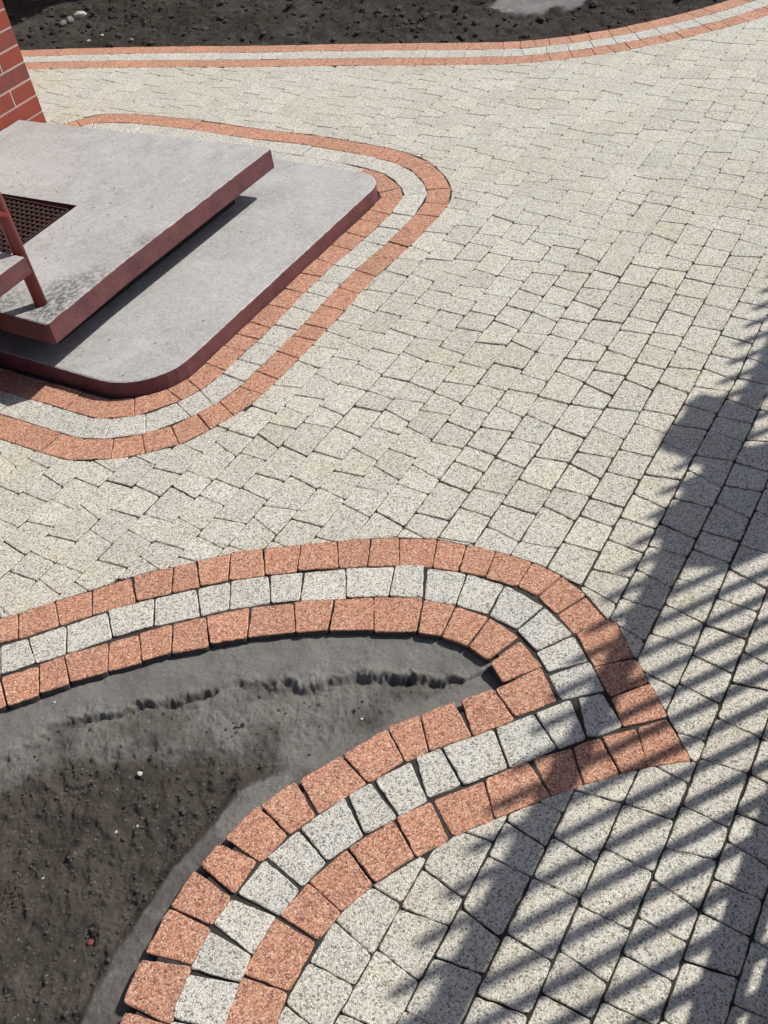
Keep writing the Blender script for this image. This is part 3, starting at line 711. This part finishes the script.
def grid_obj(name, x0, x1, y0, y1, res, fn, mat, keep=None):
    xs = np.arange(x0, x1, res); ys = np.arange(y0, y1, res); X, Y = np.meshgrid(xs, ys)
    Z, mort, dust = fn(X, Y); ny, nx = X.shape
    idx = np.arange(nx*ny).reshape(ny, nx)
    q = np.stack([idx[:-1, :-1], idx[:-1, 1:], idx[1:, 1:], idx[1:, :-1]], -1).reshape(-1, 4)
    if keep is not None:
        kp = keep(X, Y).ravel(); q = q[kp[q].all(1)]
    used = np.unique(q); rm = np.full(nx*ny, -1); rm[used] = np.arange(len(used)); q = rm[q]
    V = np.stack([X.ravel(), Y.ravel(), Z.ravel()], 1)[used]
    me = bpy.data.meshes.new(name); me.vertices.add(len(V)); me.vertices.foreach_set('co', V.astype('f').ravel())
    me.loops.add(q.size); me.loops.foreach_set('vertex_index', q.ravel().astype('i'))
    me.polygons.add(len(q)); me.polygons.foreach_set('loop_start', np.arange(0, q.size, 4, dtype='i'))
    me.update(calc_edges=True); me.validate()
    me.polygons.foreach_set('use_smooth', np.ones(len(me.polygons), bool))
    for nm_, arr in (('mortar', mort), ('dust', dust)):
        a = me.attributes.new(nm_, 'FLOAT', 'POINT'); a.data.foreach_set('value', arr.ravel()[used].astype('f'))
    me.materials.append(mat); o = bpy.data.objects.new(name, me); COL.objects.link(o); return tag(o, kind='structure')

scarp, haunch, darkl = mm(D['scarp']), mm(D['haunch']), mm(D['dark'])
scarp = [(scarp[0][0]-1.6, scarp[0][1]-0.62)] + scarp
darkl = [(darkl[0][0]-1.6, darkl[0][1]-0.6)] + darkl
haunch = haunch + [(haunch[-1][0]-0.3, haunch[-1][1]-0.9)]
hup = hole[:n_up]; hlo = hole[n_up-1:]
def bed_fn(X, Y):
    wx = X + 0.02*fbm(X, Y, 12, 5, 0.6, 11); wy = Y + 0.032*fbm(X, Y, 10, 5, 0.62, 17)
    du, _ = dist_poly(X, Y, hup); dlw, _ = dist_poly(X, Y, hlo)
    ds, ss = dist_poly(wx, wy, scarp); S_ = ds*ss            # + above (towards the far branch)
    dh, hs = dist_poly(X+0.004*fbm(X, Y, 20, 3, 0.6, 31), Y, haunch); Hs = dh*hs
    # Hs sign: make it positive on the stone side
    dk, ks = dist_poly(wx, wy+0.02*fbm(X, Y, 9, 3, 0.6, 5), darkl); K = dk*ks
    rough = fbm(X, Y, 16, 7, 0.58, 21)
    clods = np.maximum(0, fbm(X, Y, 34, 4, 0.6, 41))**1.0
    base = -0.058 + 0.016*rough + 0.018*clods*sstep(0.02, -0.04, K) + 0.012*fbm(X, Y, 5, 2, 0.5, 3)
    dusty = -0.044 + 0.010*rough + 0.004*fbm(X, Y, 60, 4, 0.7, 77)
    z = base + (dusty-base)*sstep(-0.03, 0.015, K)
    up = -0.022 - 0.09*np.minimum(du, 0.16) + 0.0035*fbm(X, Y, 30, 4, 0.6, 51) + 0.006*rough*sstep(0.06, 0.0, S_)
    upm = sstep(-0.009, 0.009, S_ + 0.014*fbm(X, Y, 22, 4, 0.6, 61))
    z = z + (up-z)*upm
    # undercut crack right at the foot of the broken mortar edge
    z = z - 0.015*np.exp(-((S_+0.005)/0.0045)**2)*sstep(0.0, 0.3, fbm(X, Y, 12, 4, 0.7, 71))
    rg_ = sstep(-0.45, -0.2, X)*sstep(0.16, 0.02, X); z = z + (0.004+0.009*rg_)*np.exp(-((S_-0.010)/0.016)**2)*(0.8+fbm(X, Y, 18, 4, 0.65, 73)) - 0.006*rg_*np.exp(-((S_+0.012)/0.014)**2)
    crumb = np.exp(-((S_-0.005)/0.026)**2); z = z + crumb*0.010*fbm(X, Y, 26, 5, 0.6, 75)
    hz = sstep(-0.035, 0.004, Hs); hm = sstep(-0.006, 0.006, Hs+0.008*fbm(X, Y, 30, 5, 0.7, 85))
    lo = -0.026 - 0.16*np.minimum(dlw, 0.12) + 0.0018*fbm(X, Y, 26, 4, 0.6, 81)
    z = z + (lo-z)*hz + 0.0022*hz*fbm(X, Y, 90, 3, 0.7, 87)
    # hand-sized dents and lumps
    for (cx, cy, r_, dz) in BUMPS:
        z = z + dz*np.exp(-(((X-cx)**2+(Y-cy)**2)/r_**2))*(1-hm)
    mort = np.clip(np.maximum(upm, hm*(0.55+0.6*sstep(-0.1, 0.25, fbm(X+Y, Y-X, 8, 4, 0.6, 95)))), 0, 1)
    dust = sstep(-0.06, 0.015, K)*(0.75+0.9*fbm(X, Y, 12, 3, 0.6, 91)); dust = np.clip(dust, 0, 1)
    return z, mort, dust
def unp(x, y, z=0.0):
    d = (x-W/2)/F_PX*CR - (y-H/2)/F_PX*CU + CF; t = (z-CAM_H)/d[2]; return (d[0]*t, d[1]*t)
BUMPS = [(-0.20, 1.02, 0.05, 0.014), (-0.42, 1.1, 0.07, 0.015), (-0.62, 0.98, 0.05, -0.016), (-0.5, 0.83, 0.04, 0.016), (-0.72, 0.82, 0.06, 0.012), (-0.38, 0.92, 0.03, -0.012), (-0.6, 0.70, 0.05, -0.012), (-0.47, 0.745, 0.022, -0.018), (-0.8, 1.05, 0.06, 0.01), (-0.75, 0.65, 0.06, 0.012)]
# orient signs from known points
_t = np.array([[0.0]]);
def sign_at(line, p):
    d, s_ = dist_poly(np.array([[p[0]]]), np.array([[p[1]]]), line); return float(s_[0, 0])
pm = unp(250, 665, -0.03)
if sign_at(scarp, pm) < 0: scarp = scarp[::-1]
if sign_at(darkl, pm) < 0: darkl = darkl[::-1]
if sign_at(haunch, unp(330, 758, -0.03)) < 0: haunch = haunch[::-1]
bx = ccw(inset(ccw(hole_t), -0.05))
grid_obj('bed_soil', -2.0, 0.42, 0.1, 1.72, 0.0033, bed_fn, M['soil'], keep=lambda X, Y: inpoly(X, Y, bx))

fpoly = ccw(inset(ccw(thin(fback, 0.06) + [(3.6, 12), (-7, 12)]), -0.02))
pc = unp(553, 2, -0.04)
def far_fn(X, Y):
    r1 = fbm(X, Y, 6, 7, 0.68, 121); r2 = np.maximum(0, fbm(X, Y, 22, 4, 0.7, 131))
    db, _ = dist_poly(X, Y, thin(fback, 0.1))
    z = -0.04 + 0.028*r1*sstep(0, 0.2, db) + 0.018*r2*sstep(0.02, 0.15, db) + 0.05*sstep(0.1, 1.2, db)
    rr = np.hypot((X-pc[0])/0.34, (Y-pc[1])/0.17) + 0.5*fbm(X, Y, 7, 4, 0.6, 141)
    mk = sstep(1.05, 0.85, rr); z = z + mk*(-0.01-z*0.6)
    return z, mk, np.clip(0.12+0.5*fbm(X, Y, 3, 3, 0.5, 151), 0, 1)*0.3
grid_obj('topsoil', -5.2, 4.6, 4.4, 10.0, 0.0145, far_fn, M['topsoil'], keep=lambda X, Y: inpoly(X, Y, fpoly))

# ------------------------------------------------------------------ loose lumps
def lump(c, r, flat=0.7, sub=1, jag=0.25):
    bm = bmesh.new(); bmesh.ops.create_icosphere(bm, subdivisions=sub, radius=1.0)
    s3 = (rnd.uniform(0.75, 1.3), rnd.uniform(0.75, 1.3), flat*rnd.uniform(0.8, 1.2)); a = rnd.uniform(0, 6.28); ca, sa = math.cos(a), math.sin(a)
    vs = []
    for v in bm.verts:
        k = 1+rnd.uniform(-jag, jag); x, y, z = v.co.x*s3[0]*k*r, v.co.y*s3[1]*k*r, v.co.z*s3[2]*k*r
        vs.append((c[0]+ca*x-sa*y, c[1]+sa*x+ca*y, c[2]+z))
    fs_ = [tuple(v.index for v in f.verts) for f in bm.faces]; bm.free(); return vs, fs_
def scatter(name, mat, n, box, zf, rr, cond, label, cat):
    pts = np.array([[rnd.uniform(box[0], box[1]), rnd.uniform(box[2], box[3])] for _ in range(n)]); X = pts[:, 0][None]; Y = pts[:, 1][None]
    z, mo, du = zf(X, Y); mb = MB()
    for i in range(n):
        if not cond(pts[i], mo[0, i], du[0, i]): continue
        r_ = rr[0]*(rr[1]/rr[0])**(rnd.random()**2.2); v, f = lump((pts[i][0], pts[i][1], float(z[0, i])+r_*0.25), r_, 0.7, 1 if r_ < 0.02 else 2, 0.22); mb.add(v, f)
    o = mesh_obj(name, mb.v, mb.f, mat, None, False); tag(o, label, cat, None, 'stuff'); return o
hp = ccw(inset(ccw(hole_t), 0.02))
scatter('soil_crumbs', M['clod'], 14000, (-1.4, 0.35, 0.45, 1.5), bed_fn, (0.0009, 0.0055), lambda p, m_, d_: inside(tuple(p), hp) and m_ < 0.05 and (d_ < 0.3 or rnd.random() < 0.12), 'loose brown soil crumbs scattered over the sunken bed', 'soil crumbs')
scatter('soil_clods', M['darkclod'], 6500, (-3.2, 3.2, 4.9, 7.6), far_fn, (0.004, 0.024), lambda p, m_, d_: inside(tuple(p), fpoly) and m_ < 0.3 and dist_poly(np.array([[p[0]]]), np.array([[p[1]]]), fb2)[0][0, 0] > 0.05, 'dark clods of topsoil lying behind the far edging', 'soil clods')
def rock(name, px, py, r_, mat, zf, label, cat, group=None, flat=0.7):
    x, y = unp(px, py, -0.05 if py > 500 else -0.02); z = float(zf(np.array([[x]]), np.array([[y]]))[0][0, 0])
    v, f = lump((x, y, z+r_*0.3), r_, flat, 2, 0.10); o = mesh_obj(name, v, f, mat, None, False, origin=(x, y, z)); return tag(o, label, cat, group)
rock('rubble_stone', 81, 17, 0.034, M['pebble'], far_fn, 'largest pale stone on the dark topsoil behind the brick wall corner', 'stone')
rock('rubble_stone', 71, 23, 0.030, M['greystone'], far_fn, 'grey stone just left of the largest pale stone on the dark topsoil', 'stone')
rock('rubble_stone', 64, 26, 0.024, M['greystone'], far_fn, 'dull grey stone, leftmost of the cluster on the dark topsoil', 'stone')
rock('pebble', 88, 39, 0.013, M['pebble'], far_fn, 'small pale pebble close behind the far edging, below the stone cluster', 'pebble')
rock('pebble', 102, 35, 0.013, M['pebble'], far_fn, 'small pale pebble right of the stone cluster on the topsoil', 'pebble')
rock('rubble_stone', 131, 38, 0.02, M['greystone'], far_fn, 'grey pebble-like stone on topsoil near the straight far edging', 'stone')
rock('pebble', 140, 774, 0.006, M['pebble'], bed_fn, 'brightest white pebble lying on the soil of the sunken bed', 'pebble', flat=0.4)
rock('pebble', 116, 832, 0.0042, M['pebble'], bed_fn, 'small white pebble below the brightest one in the sunken bed', 'pebble')
rock('pebble', 138, 827, 0.0035, M['pebble'], bed_fn, 'tiny white pebble right of its neighbour on the bed soil', 'pebble')
rock('pebble', 42, 877, 0.003, M['pebble'], bed_fn, 'tiny white pebble in the left part of the bed above the straw', 'pebble')
rock('pebble', 58, 708, 0.0032, M['pebble'], bed_fn, 'tiny white pebble on the smooth mortar band under the red stones', 'pebble')
rock('pebble', 362, 721, 0.004, M['pebble'], bed_fn, 'pale pebble on the mortar near the narrow end of the bed', 'pebble')
rock('rubble_stone', 181, 810, 0.007, M['clod'], bed_fn, 'brownish grey stone half sunk in soil beside the mortar haunch', 'stone')
rock('rubble_stone', 82, 976, 0.008, M['clod'], bed_fn, 'brownish stone in the hollow near the bottom of the bed', 'stone')
rock('brick_fragment', 91, 941, 0.0075, M['brick2'], bed_fn, 'small orange red brick fragment lying in the bed soil', 'brick fragment', flat=0.45)
# dry straws at the left edge
mb = MB(); cx, cy = unp(4, 895, -0.045)
for i in range(70):
    a = rnd.uniform(0, 6.28); L = rnd.uniform(0.015, 0.05); x = cx+rnd.gauss(0, 0.02); y = cy+rnd.gauss(0, 0.022); z = -0.047+rnd.uniform(0, 0.008)
    pts = [Vector((x+math.cos(a+t*0.5)*L*t, y+math.sin(a+t*0.5)*L*t, z+0.006*math.sin(t*3.1))) for t in (0, 0.33, 0.66, 1)]
    for p, q_ in zip(pts, pts[1:]): mb.tube(p, q_, 0.0005, 4)
tag(mesh_obj('dry_straw', mb.v, mb.f, M['straw']), 'tuft of dry straw and roots at the left edge of the bed', 'straw', None, 'stuff')
# dark twig
x, y = unp(240, 728, -0.05); mb = MB(); mb.tube((x-0.014, y+0.001, -0.044), (x, y-0.003, -0.043), 0.0022, 6); mb.tube((x, y-0.003, -0.043), (x+0.013, y, -0.044), 0.0018, 6)
tag(mesh_obj('twig', mb.v, mb.f, M['darkpit']), 'short dark twig on the pale dusty soil below the broken mortar edge', 'twig')

# ------------------------------------------------------------------ landing slabs, stairs, grating, railing
def slab_obj(name, outline, z0, z1, parent, bev=0.006, hole=None, grime_side=None, chip=0.0):
    """slab with painted sides and a bare concrete top; the outline is densified so edges can be worn"""
    out = ccw(outline); q = []
    for i in range(len(out)):
        a, b = out[i], out[(i+1) % len(out)]; L = math.dist(a, b); n = max(1, int(L/0.02))
        for j in range(n):
            q.append((a[0]+(b[0]-a[0])*j/n, a[1]+(b[1]-a[1])*j/n))
    rings = [(q, z0), (inset(q, -0.001), z0+0.006), (q, z1-bev)]
    jit = [rnd.gauss(0, chip) for _ in q]
    top_out = inset(q, 0.001); top_in = inset(q, bev)
    top_in = [(p[0]+rnd.gauss(0, chip*0.7), p[1]+rnd.gauss(0, chip*0.7)) for p in top_in]
    rings += [(top_out, z1-bev*0.45), (top_in, z1)]
    n = len(q); vs = [(p[0], p[1], z+(0 if k in (0, 1, 4) else jit[i]*0.8)) for k, (r_, z) in enumerate(rings) for i, p in enumerate(r_)]
    fs_, mi = [tuple(range(n-1, -1, -1))], [0]
    for k in range(len(rings)-1):
        for i in range(n): fs_.append((k*n+i, k*n+(i+1) % n, (k+1)*n+(i+1) % n, (k+1)*n+i)); mi.append(0 if k < 3 else 1)
    # top: grid-free tessellation with optional hole
    base = (len(rings)-1)*n
    loops = [[Vector((p[0], p[1], 0)) for p in top_in]]
    if hole:
        hq = ccw(hole)[::-1]; hb = len(vs); vs += [(p[0], p[1], z1) for p in hq]; loops.append([Vector((p[0], p[1], 0)) for p in hq])
    tri = tessellate_polygon(loops)
    mp = lambda i: base+i if i < n else hb+i-n
    for t_ in tri:
        ids = [mp(i) for i in t_]; a, b, c = (vs[i] for i in ids)
        if (b[0]-a[0])*(c[1]-a[1])-(b[1]-a[1])*(c[0]-a[0]) < 0: ids = ids[::-1]
        fs_.append(tuple(ids)); mi.append(1)
    if hole:
        m_ = len(hq); lb = len(vs); vs += [(p[0], p[1], z1-0.028) for p in hq]
        for i in range(m_): fs_.append((hb+i, hb+(i+1) % m_, lb+(i+1) % m_, lb+i)); mi.append(0)
        fs_.append(tuple(lb+i for i in range(m_))[::-1]); mi.append(2)
    o = mesh_obj(name, vs, fs_, None, parent, False, mats=[M['redpaint'], M['concrete'], M['darkpit']], fm=mi)
    bm = bmesh.new(); bm.from_mesh(o.data); bmesh.ops.recalc_face_normals(bm, faces=bm.faces); bm.to_mesh(o.data); bm.free()
    if grime_side:
        a = o.data.attributes.new('grime', 'FLOAT', 'POINT'); a.data.foreach_set('value', [grime_side(v.co) for v in o.data.vertices])
    return o

land = empty('entrance_landing', S(2.4, -2.9))
tag(land, 'two-tier concrete entrance landing with dark red painted edges against the brick wall', 'landing')
slab_obj('lower_slab', lowslab, -0.04, 0.060, land, 0.006, chip=0.0008)
mat_hole = [S(1.90, -3.40)[:2], S(2.295, -3.40)[:2], S(2.324, -2.77)[:2], S(1.90, -2.77)[:2]]
upper = [S(1.655, -3.615)[:2], S(1.652, -2.324)[:2], S(1.661, -2.316)[:2], S(2.04, -2.316)[:2], S(2.955, -2.277)[:2], S(2.968, -2.287)[:2], S(2.883, -3.615)[:2]]
slab_obj('upper_slab', upper, 0.17, 0.25, land, 0.005, hole=mat_hole, chip=0.0011)
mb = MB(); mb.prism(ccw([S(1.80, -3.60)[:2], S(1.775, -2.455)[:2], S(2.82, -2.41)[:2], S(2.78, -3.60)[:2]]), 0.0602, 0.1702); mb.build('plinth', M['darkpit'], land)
# door grating lying in the recess
gr = empty('door_grating', S(2.1, -3.1, 0.222)); tag(gr, 'dark brown honeycomb foot grating sunk into the upper landing slab', 'grating')
mb = MB(); ge0, ge1, gn0, gn1, gz0, gz1 = 1.905, 2.300, -3.394, -2.792, 0.2225, 0.2445
mb.box(S, ge0, ge1, gn0, gn0+0.006, gz0, gz1); mb.box(S, ge0, ge1, gn1-0.006, gn1, gz0, gz1)
mb.box(S, ge0, ge0+0.006, gn0+0.006, gn1-0.006, gz0, gz1); mb.box(S, ge1-0.006, ge1, gn0+0.006, gn1-0.006, gz0, gz1)
mb.build('frame', M['rubber'], gr)
mb = MB(); k = 0; x = ge0+0.03
while x < ge1-0.012: mb.box(S, x-0.004, x+0.004, gn0+0.006, gn1-0.006, gz0, gz1-0.002); x += 0.026
y = gn0+0.03
while y < gn1-0.012: mb.box(S, ge0+0.006, ge1-0.006, y-0.004, y+0.004, gz0, gz1-0.0045); y += 0.026
mb.build('grid', M['rubber'], gr)

# the side stairs going up along the wall, only the first tread reaches into the frame
st = empty('side_stairs', S(1.6, -3.0)); tag(st, 'concrete side stair tread with red painted edge above the landing, at the left edge', 'stairs')
for i in range(3):
    a1 = 1.722-0.27*i; a0 = a1-0.29; z1 = 0.45+0.17*i
    slab_obj('tread', [S(a0, -3.61)[:2], S(a0, -2.38)[:2], S(a1, -2.378)[:2], S(a1-0.02, -3.61)[:2]], z1-0.062, z1, st, 0.005, chip=0.0009)
mb = MB()
for nn in (-2.95, -3.45):
    A = [(1.64, 0.3875), (1.45, 0.3875), (1.37, 0.55), (1.15, 0.55), (1.12, 0.2505), (1.56, 0.2505)] 
    vs = [S(e_, nn, z) for e_, z in A] + [S(e_, nn-0.1, z) for e_, z in A]; n = len(A)
    vs = [(v[0], v[1], v[2]-0.0) for v in vs]
    mb.add(vs, [tuple(range(n)), tuple(range(2*n-1, n-1, -1))] + [(i, (i+1) % n, n+(i+1) % n, n+i) for i in range(n)])
mb.build('stringer', M['darkpit'], st)

PE, PN = 1.741, -2.422
rl = empty('stair_handrail', S(PE, PN, 0.25)); tag(rl, 'red painted round metal handrail post standing behind the corner of the stair tread', 'handrail')
mb = MB(); mb.tube(S(PE, PN, 0.245), S(PE, PN, 1.30), 0.0205, 24); mb.build('post', M['redmetal'], rl, smooth=True)
for z_a, r_ in ((1.30, 0.0205), (0.575, 0.016)):
    mb = MB(); mb.tube(S(PE+0.004, PN+0.006, z_a), S(1.021, PN-0.03, z_a+0.45), r_, 20); mb.build('rail', M['redmetal'], rl, smooth=True)

# ------------------------------------------------------------------ brick building
bd = empty('brick_building', S(1.5, -3.62)); tag(bd, 'red clinker brick building corner with pale mortar joints at the upper left', 'building')
WN, WE = -3.619, 3.036; CO = 0.0745; BL = 0.27; Mj = 0.0078
mb = MB(); mb.box(S, -1.2, WE-0.002, -8.0, WN-0.002, -0.1, 3.05); mb.build('mortar_core', M['mortar'], bd)
mb = MB(); zb0 = 0.2995-5*CO
ra = random.Random(3)
def brick_row(fr_fn, length, z, first):
    x = 0.0; L = first
    while x < length-0.02:
        L2 = min(L, length-x)
        fr_fn(x+Mj/2*(x > 0), x+L2-Mj/2, z+Mj/2, z+CO-Mj/2); x += L; L = BL
for r_ in range(0, 38):
    z = zb0+r_*CO
    first = 0.136 if r_ % 2 == 1 else BL
    brick_row(lambda a, b, za, zb: mb.box(S, WE-b, WE-a, WN-0.03, WN+ra.uniform(-0.0006, 0.0006), za, zb, 0 if ra.random() < 0.6 else 1), 3.6, z, first)
    f2 = BL if r_ % 2 == 1 else 0.136
    if z < 1.5: brick_row(lambda a, b, za, zb: mb.box(S, WE-0.03, WE+ra.uniform(-0.0006, 0.0006), WN-b, WN-a-0.0305*(a < 0.01), za, zb, 0 if ra.random() < 0.6 else 1), 3.0, z, f2)
mb.build('wall', None, bd, mats=[M['brick1'], M['brick2']], bevel=0.0022, seg=2)
mb = MB(); z = 3.05
vs = [S(-1.5, WN+0.35, z), S(WE+0.25, WN+0.35, z), S(WE+0.25, -8.3, z), S(-1.5, -8.3, z), S(-1.5, -5.9, z+1.3), S(WE+0.25, -5.9, z+1.3)]
vs2 = [(v[0], v[1], v[2]+0.12) for v in vs]
mb.add(vs+vs2, [(0, 1, 5, 4), (2, 3, 4, 5), (6, 7, 11, 10), (8, 9, 10, 11), (0, 1, 7, 6), (2, 3, 9, 8), (1, 5, 11, 7), (5, 2, 8, 11), (0, 4, 10, 6), (4, 3, 9, 10)])
mb.build('roof', M['roof'], bd)
mb = MB(); mb.box(S, 1.72, 2.52, WN+0.001, WN+0.02, 0.251, 2.2); dr = mb.build('door', M['wood'], bd, bevel=0.003)
mb = MB(); mb.tube(S(2.42, WN+0.05, 1.2), S(2.30, WN+0.05, 1.2), 0.009); mb.tube(S(2.42, WN+0.02, 1.2), S(2.42, WN+0.05, 1.2), 0.009); mb.build('handle', M['greymetal'], dr)

wg = empty('brick_sky_blocker', S(-0.5, -3)); tag(wg, 'unseen brick block with flat roof, added at the stair foot to block sky light', 'sky_blocker')  # unseen brick mass added to keep sky light off the landing front
mb = MB(); mb.box(S, -3.0, 1.018, -3.60, -2.452, -0.12, 2.5); mb.build('mortar_core', M['mortar'], wg)
mb = MB()
for r_ in range(0, 34):
    z = -0.06+r_*CO; first = 0.136 if r_ % 2 else BL; f2 = BL if r_ % 2 else 0.136
    brick_row(lambda a, b, za, zb: mb.box(S, 1.02-b, 1.02-a, -2.48, -2.45+ra.uniform(-0.0006, 0.0006), za, zb, 0 if ra.random() < 0.6 else 1), 2.4, z, first)
    brick_row(lambda a, b, za, zb: mb.box(S, 0.99, 1.02+ra.uniform(-0.0006, 0.0006), -2.45-b, -2.45-a-0.0305*(a < 0.01), za, zb, 0 if ra.random() < 0.6 else 1), 1.12, z, f2)
mb.build('wall', None, wg, mats=[M['brick1'], M['brick2']])
mb = MB(); mb.box(S, -3.1, 1.10, -3.60, -2.38, 2.5, 2.62); mb.build('roof', M['roof'], wg)
# unseen block added behind the topsoil to cast the shadow at the top left
gg = empty('shadow_block', S(8, -5)); tag(gg, 'unseen low cream block, added beyond the dark topsoil to cast the top left shadow', 'shadow_block')
mb = MB(); mb.box(S, 6.35, 10.5, -8.6, -4.06, -0.12, 2.4); mb.build('wall', M['plaster'], gg)
mb = MB(); mb.box(S, 6.27, 10.6, -8.7, -4.0, 2.4, 2.52); mb.build('roof', M['roof'], gg)
mb = MB(); mb.box(S, 7.0, 9.6, -4.058, -4.03, -0.1, 2.1); mb.build('door', M['wood'], gg)

# ------------------------------------------------------------------ assumed, unseen raised terrace with the railing whose shadow falls on the paving
tr = empty('assumed_terrace', R(2.5, 1.1)); tag(tr, 'unseen concrete terrace assumed right of the picture, casting the broad shadow at the lower right', 'terrace')
mb = MB(); mb.box(R, -2.5, 6.5, 0.497, 2.3, 0.60, 0.70); mb.build('deck', M['concrete'], tr, bevel=0.004)
mb = MB(); mb.box(R, -2.4, 6.4, 0.75, 2.2, -0.1, 0.60); mb.build('wall', M['plaster'], tr)
rg = empty('terrace_railing', R(2.5, 0.49, 0.7)); tag(rg, 'picket railing on the terrace edge, casting the striped jagged shadow on the paving', 'railing')
N0 = 0.4895
def NB(e): return N0 - 0.042*max(0.0, e-3.75)
def railbar(dn0, dn1, z0, z1):
    mb = MB()
    mb.prism(ccw([R(e_, NB(e_)+dn0)[:2] for e_ in (-1.5, 3.75, 6.3)] + [R(e_, NB(e_)+dn1)[:2] for e_ in (6.3, 3.75, -1.5)]), z0, z1); return mb
railbar(-0.03, 0.03, 0.765, 0.809).build('bottom_rail', M['greymetal'], rg, bevel=0.002)
railbar(-0.025, 0.025, 1.589, 1.640).build('top_rail', M['greymetal'], rg, bevel=0.004)
kE = 1/math.tan(EL_SUN)*math.cos(AZ_SUN-AZ_R)
ph = 2.935*1.0 + 1.87*kE
PK = 0.1055
i0 = int((ph+1.4)/PK)
cnt = 0
pw = 0.0145; pm_ = MB(); pm_.box(R, ph-pw, ph+pw, NB(ph)+0.0315, NB(ph)+0.0415, 0.745, 1.87)
Q0 = NB(ph); a = [R(ph-pw, Q0+0.0315, 1.87), R(ph+pw, Q0+0.0315, 1.87), R(ph+pw, Q0+0.0415, 1.87), R(ph-pw, Q0+0.0415, 1.87), R(ph, Q0+0.0315, 1.905), R(ph, Q0+0.0415, 1.905)]
pm_.add(a, [(0, 1, 4), (3, 5, 2), (0, 4, 5, 3), (1, 2, 5, 4)])
pk0 = pm_.build('picket', M['greymetal'], rg)
for j in range(-i0, 40):
    if j == 0: continue
    e_ = ph + j*PK
    if e_ > 6.25 or e_ < -1.45: continue
    c_ = pk0.copy(); COL.objects.link(c_); c_.parent = rg; c_.matrix_parent_inverse = pk0.matrix_parent_inverse.copy()
    c_.location = R(j*PK, NB(e_)-NB(ph), 0); cnt += 1
for e_ in (-1.2, 0.4, 3.1, 4.8, 6.2):
    mb = MB(); mb.box(R, e_-0.03, e_+0.03, NB(e_)+0.043, NB(e_)+0.08, 0.699, 1.58); mb.build('post', M['greymetal'], rg, bevel=0.003)

# unseen cloth added on the railing to fill out part of its shadow
def drape(name, e0, e1, zt, zb_out, zb_in, bulge, mat, label, cat, th=0.03):
    ne, ns = 26, 34; vs, fs_ = [], []
    prof = []
    for i in range(ns+1):
        t = i/ns
        if t < 0.42: u = t/0.42; prof.append((-0.03-0.01*math.sin(u*3.1), zb_out+(zt-0.04-zb_out)*u))
        elif t < 0.58: u = (t-0.42)/0.16; prof.append((0.015-0.045*math.cos(u*math.pi), zt-0.04+0.05*math.sin(u*math.pi)))
        else: u = (t-0.58)/0.42; prof.append((0.06+0.03*math.sin(u*3.1), zt-0.04+(zb_in-zt+0.04)*u))
    for s_ in (0, 1):
        for j in range(ne+1):
            e_ = e0+(e1-e0)*j/ne
            for i, (n_, z) in enumerate(prof):
                t = i/ns; sg = -1 if t < 0.5 else 1; wv = 0.018*math.sin(e_*17+t*5)+0.01*math.sin(e_*41+2*t)
                dn = sg*(wv+bulge*0.5) * (0.3 if 0.42 < t < 0.58 else 1); off_ = th*s_
                hem = 0.03*math.sin(e_*9.0) if (i == 0 or i == ns) else 0
                vs.append(R(e_+0.015*math.sin(t*14+e0), N0+n_+dn+(sg*off_ if not 0.42 < t < 0.58 else 0), z+hem+(off_ if 0.42 < t < 0.58 else 0)+0.012*math.sin(e_*13)))
    A = (ne+1)*(ns+1)
    for s_ in (0, 1):
        for j in range(ne):
            for i in range(ns):
                q_ = [s_*A+j*(ns+1)+i, s_*A+j*(ns+1)+i+1, s_*A+(j+1)*(ns+1)+i+1, s_*A+(j+1)*(ns+1)+i]; fs_.append(tuple(q_ if s_ else q_[::-1]))
    rim = [(j, 0) for j in range(ne+1)] + [(ne, i) for i in range(1, ns+1)] + [(j, ns) for j in range(ne-1, -1, -1)] + [(0, i) for i in range(ns-1, 0, -1)]
    id_ = [j*(ns+1)+i for j, i in rim]
    for k_ in range(len(id_)): a_, b_ = id_[k_], id_[(k_+1) % len(id_)]; fs_.append((a_, b_, A+b_, A+a_))
    return tag(mesh_obj(name, vs, fs_, mat, None, True), label, cat)
kz = 1/math.tan(EL_SUN)*math.sin(AZ_SUN-AZ_R)
drape('shadow_cloth', 2.86, 3.36, 1.63, 1.52, 1.13, 0.01, M['cloth'], 'unseen white cloth added over the terrace railing to fill part of its shadow', 'shadow_cloth')
mb = MB()  # unseen lump added to cast the irregular block on the rail shadow
A = [(3.23, 1.642), (3.54, 1.642), (3.66, 1.80), (3.63, 1.862), (3.56, 1.835), (3.50, 1.885), (3.42, 1.875), (3.33, 1.76)]
vs = [R(e_, N0-0.05, z) for e_, z in A] + [R(e_, N0+0.05, z) for e_, z in A]; n = len(A)
mb.add(vs, [tuple(range(n)), tuple(range(2*n-1, n-1, -1))] + [(i, (i+1) % n, n+(i+1) % n, n+i) for i in range(n)])
o = mb.build('shadow_lump', M['cloth'], None, bevel=0.012, seg=3); tag(o, 'unseen white lump added on the terrace railing to cast the block in its shadow', 'shadow_lump')
print('pickets', cnt, 'field', len(near), 'objects', len(sc.objects))
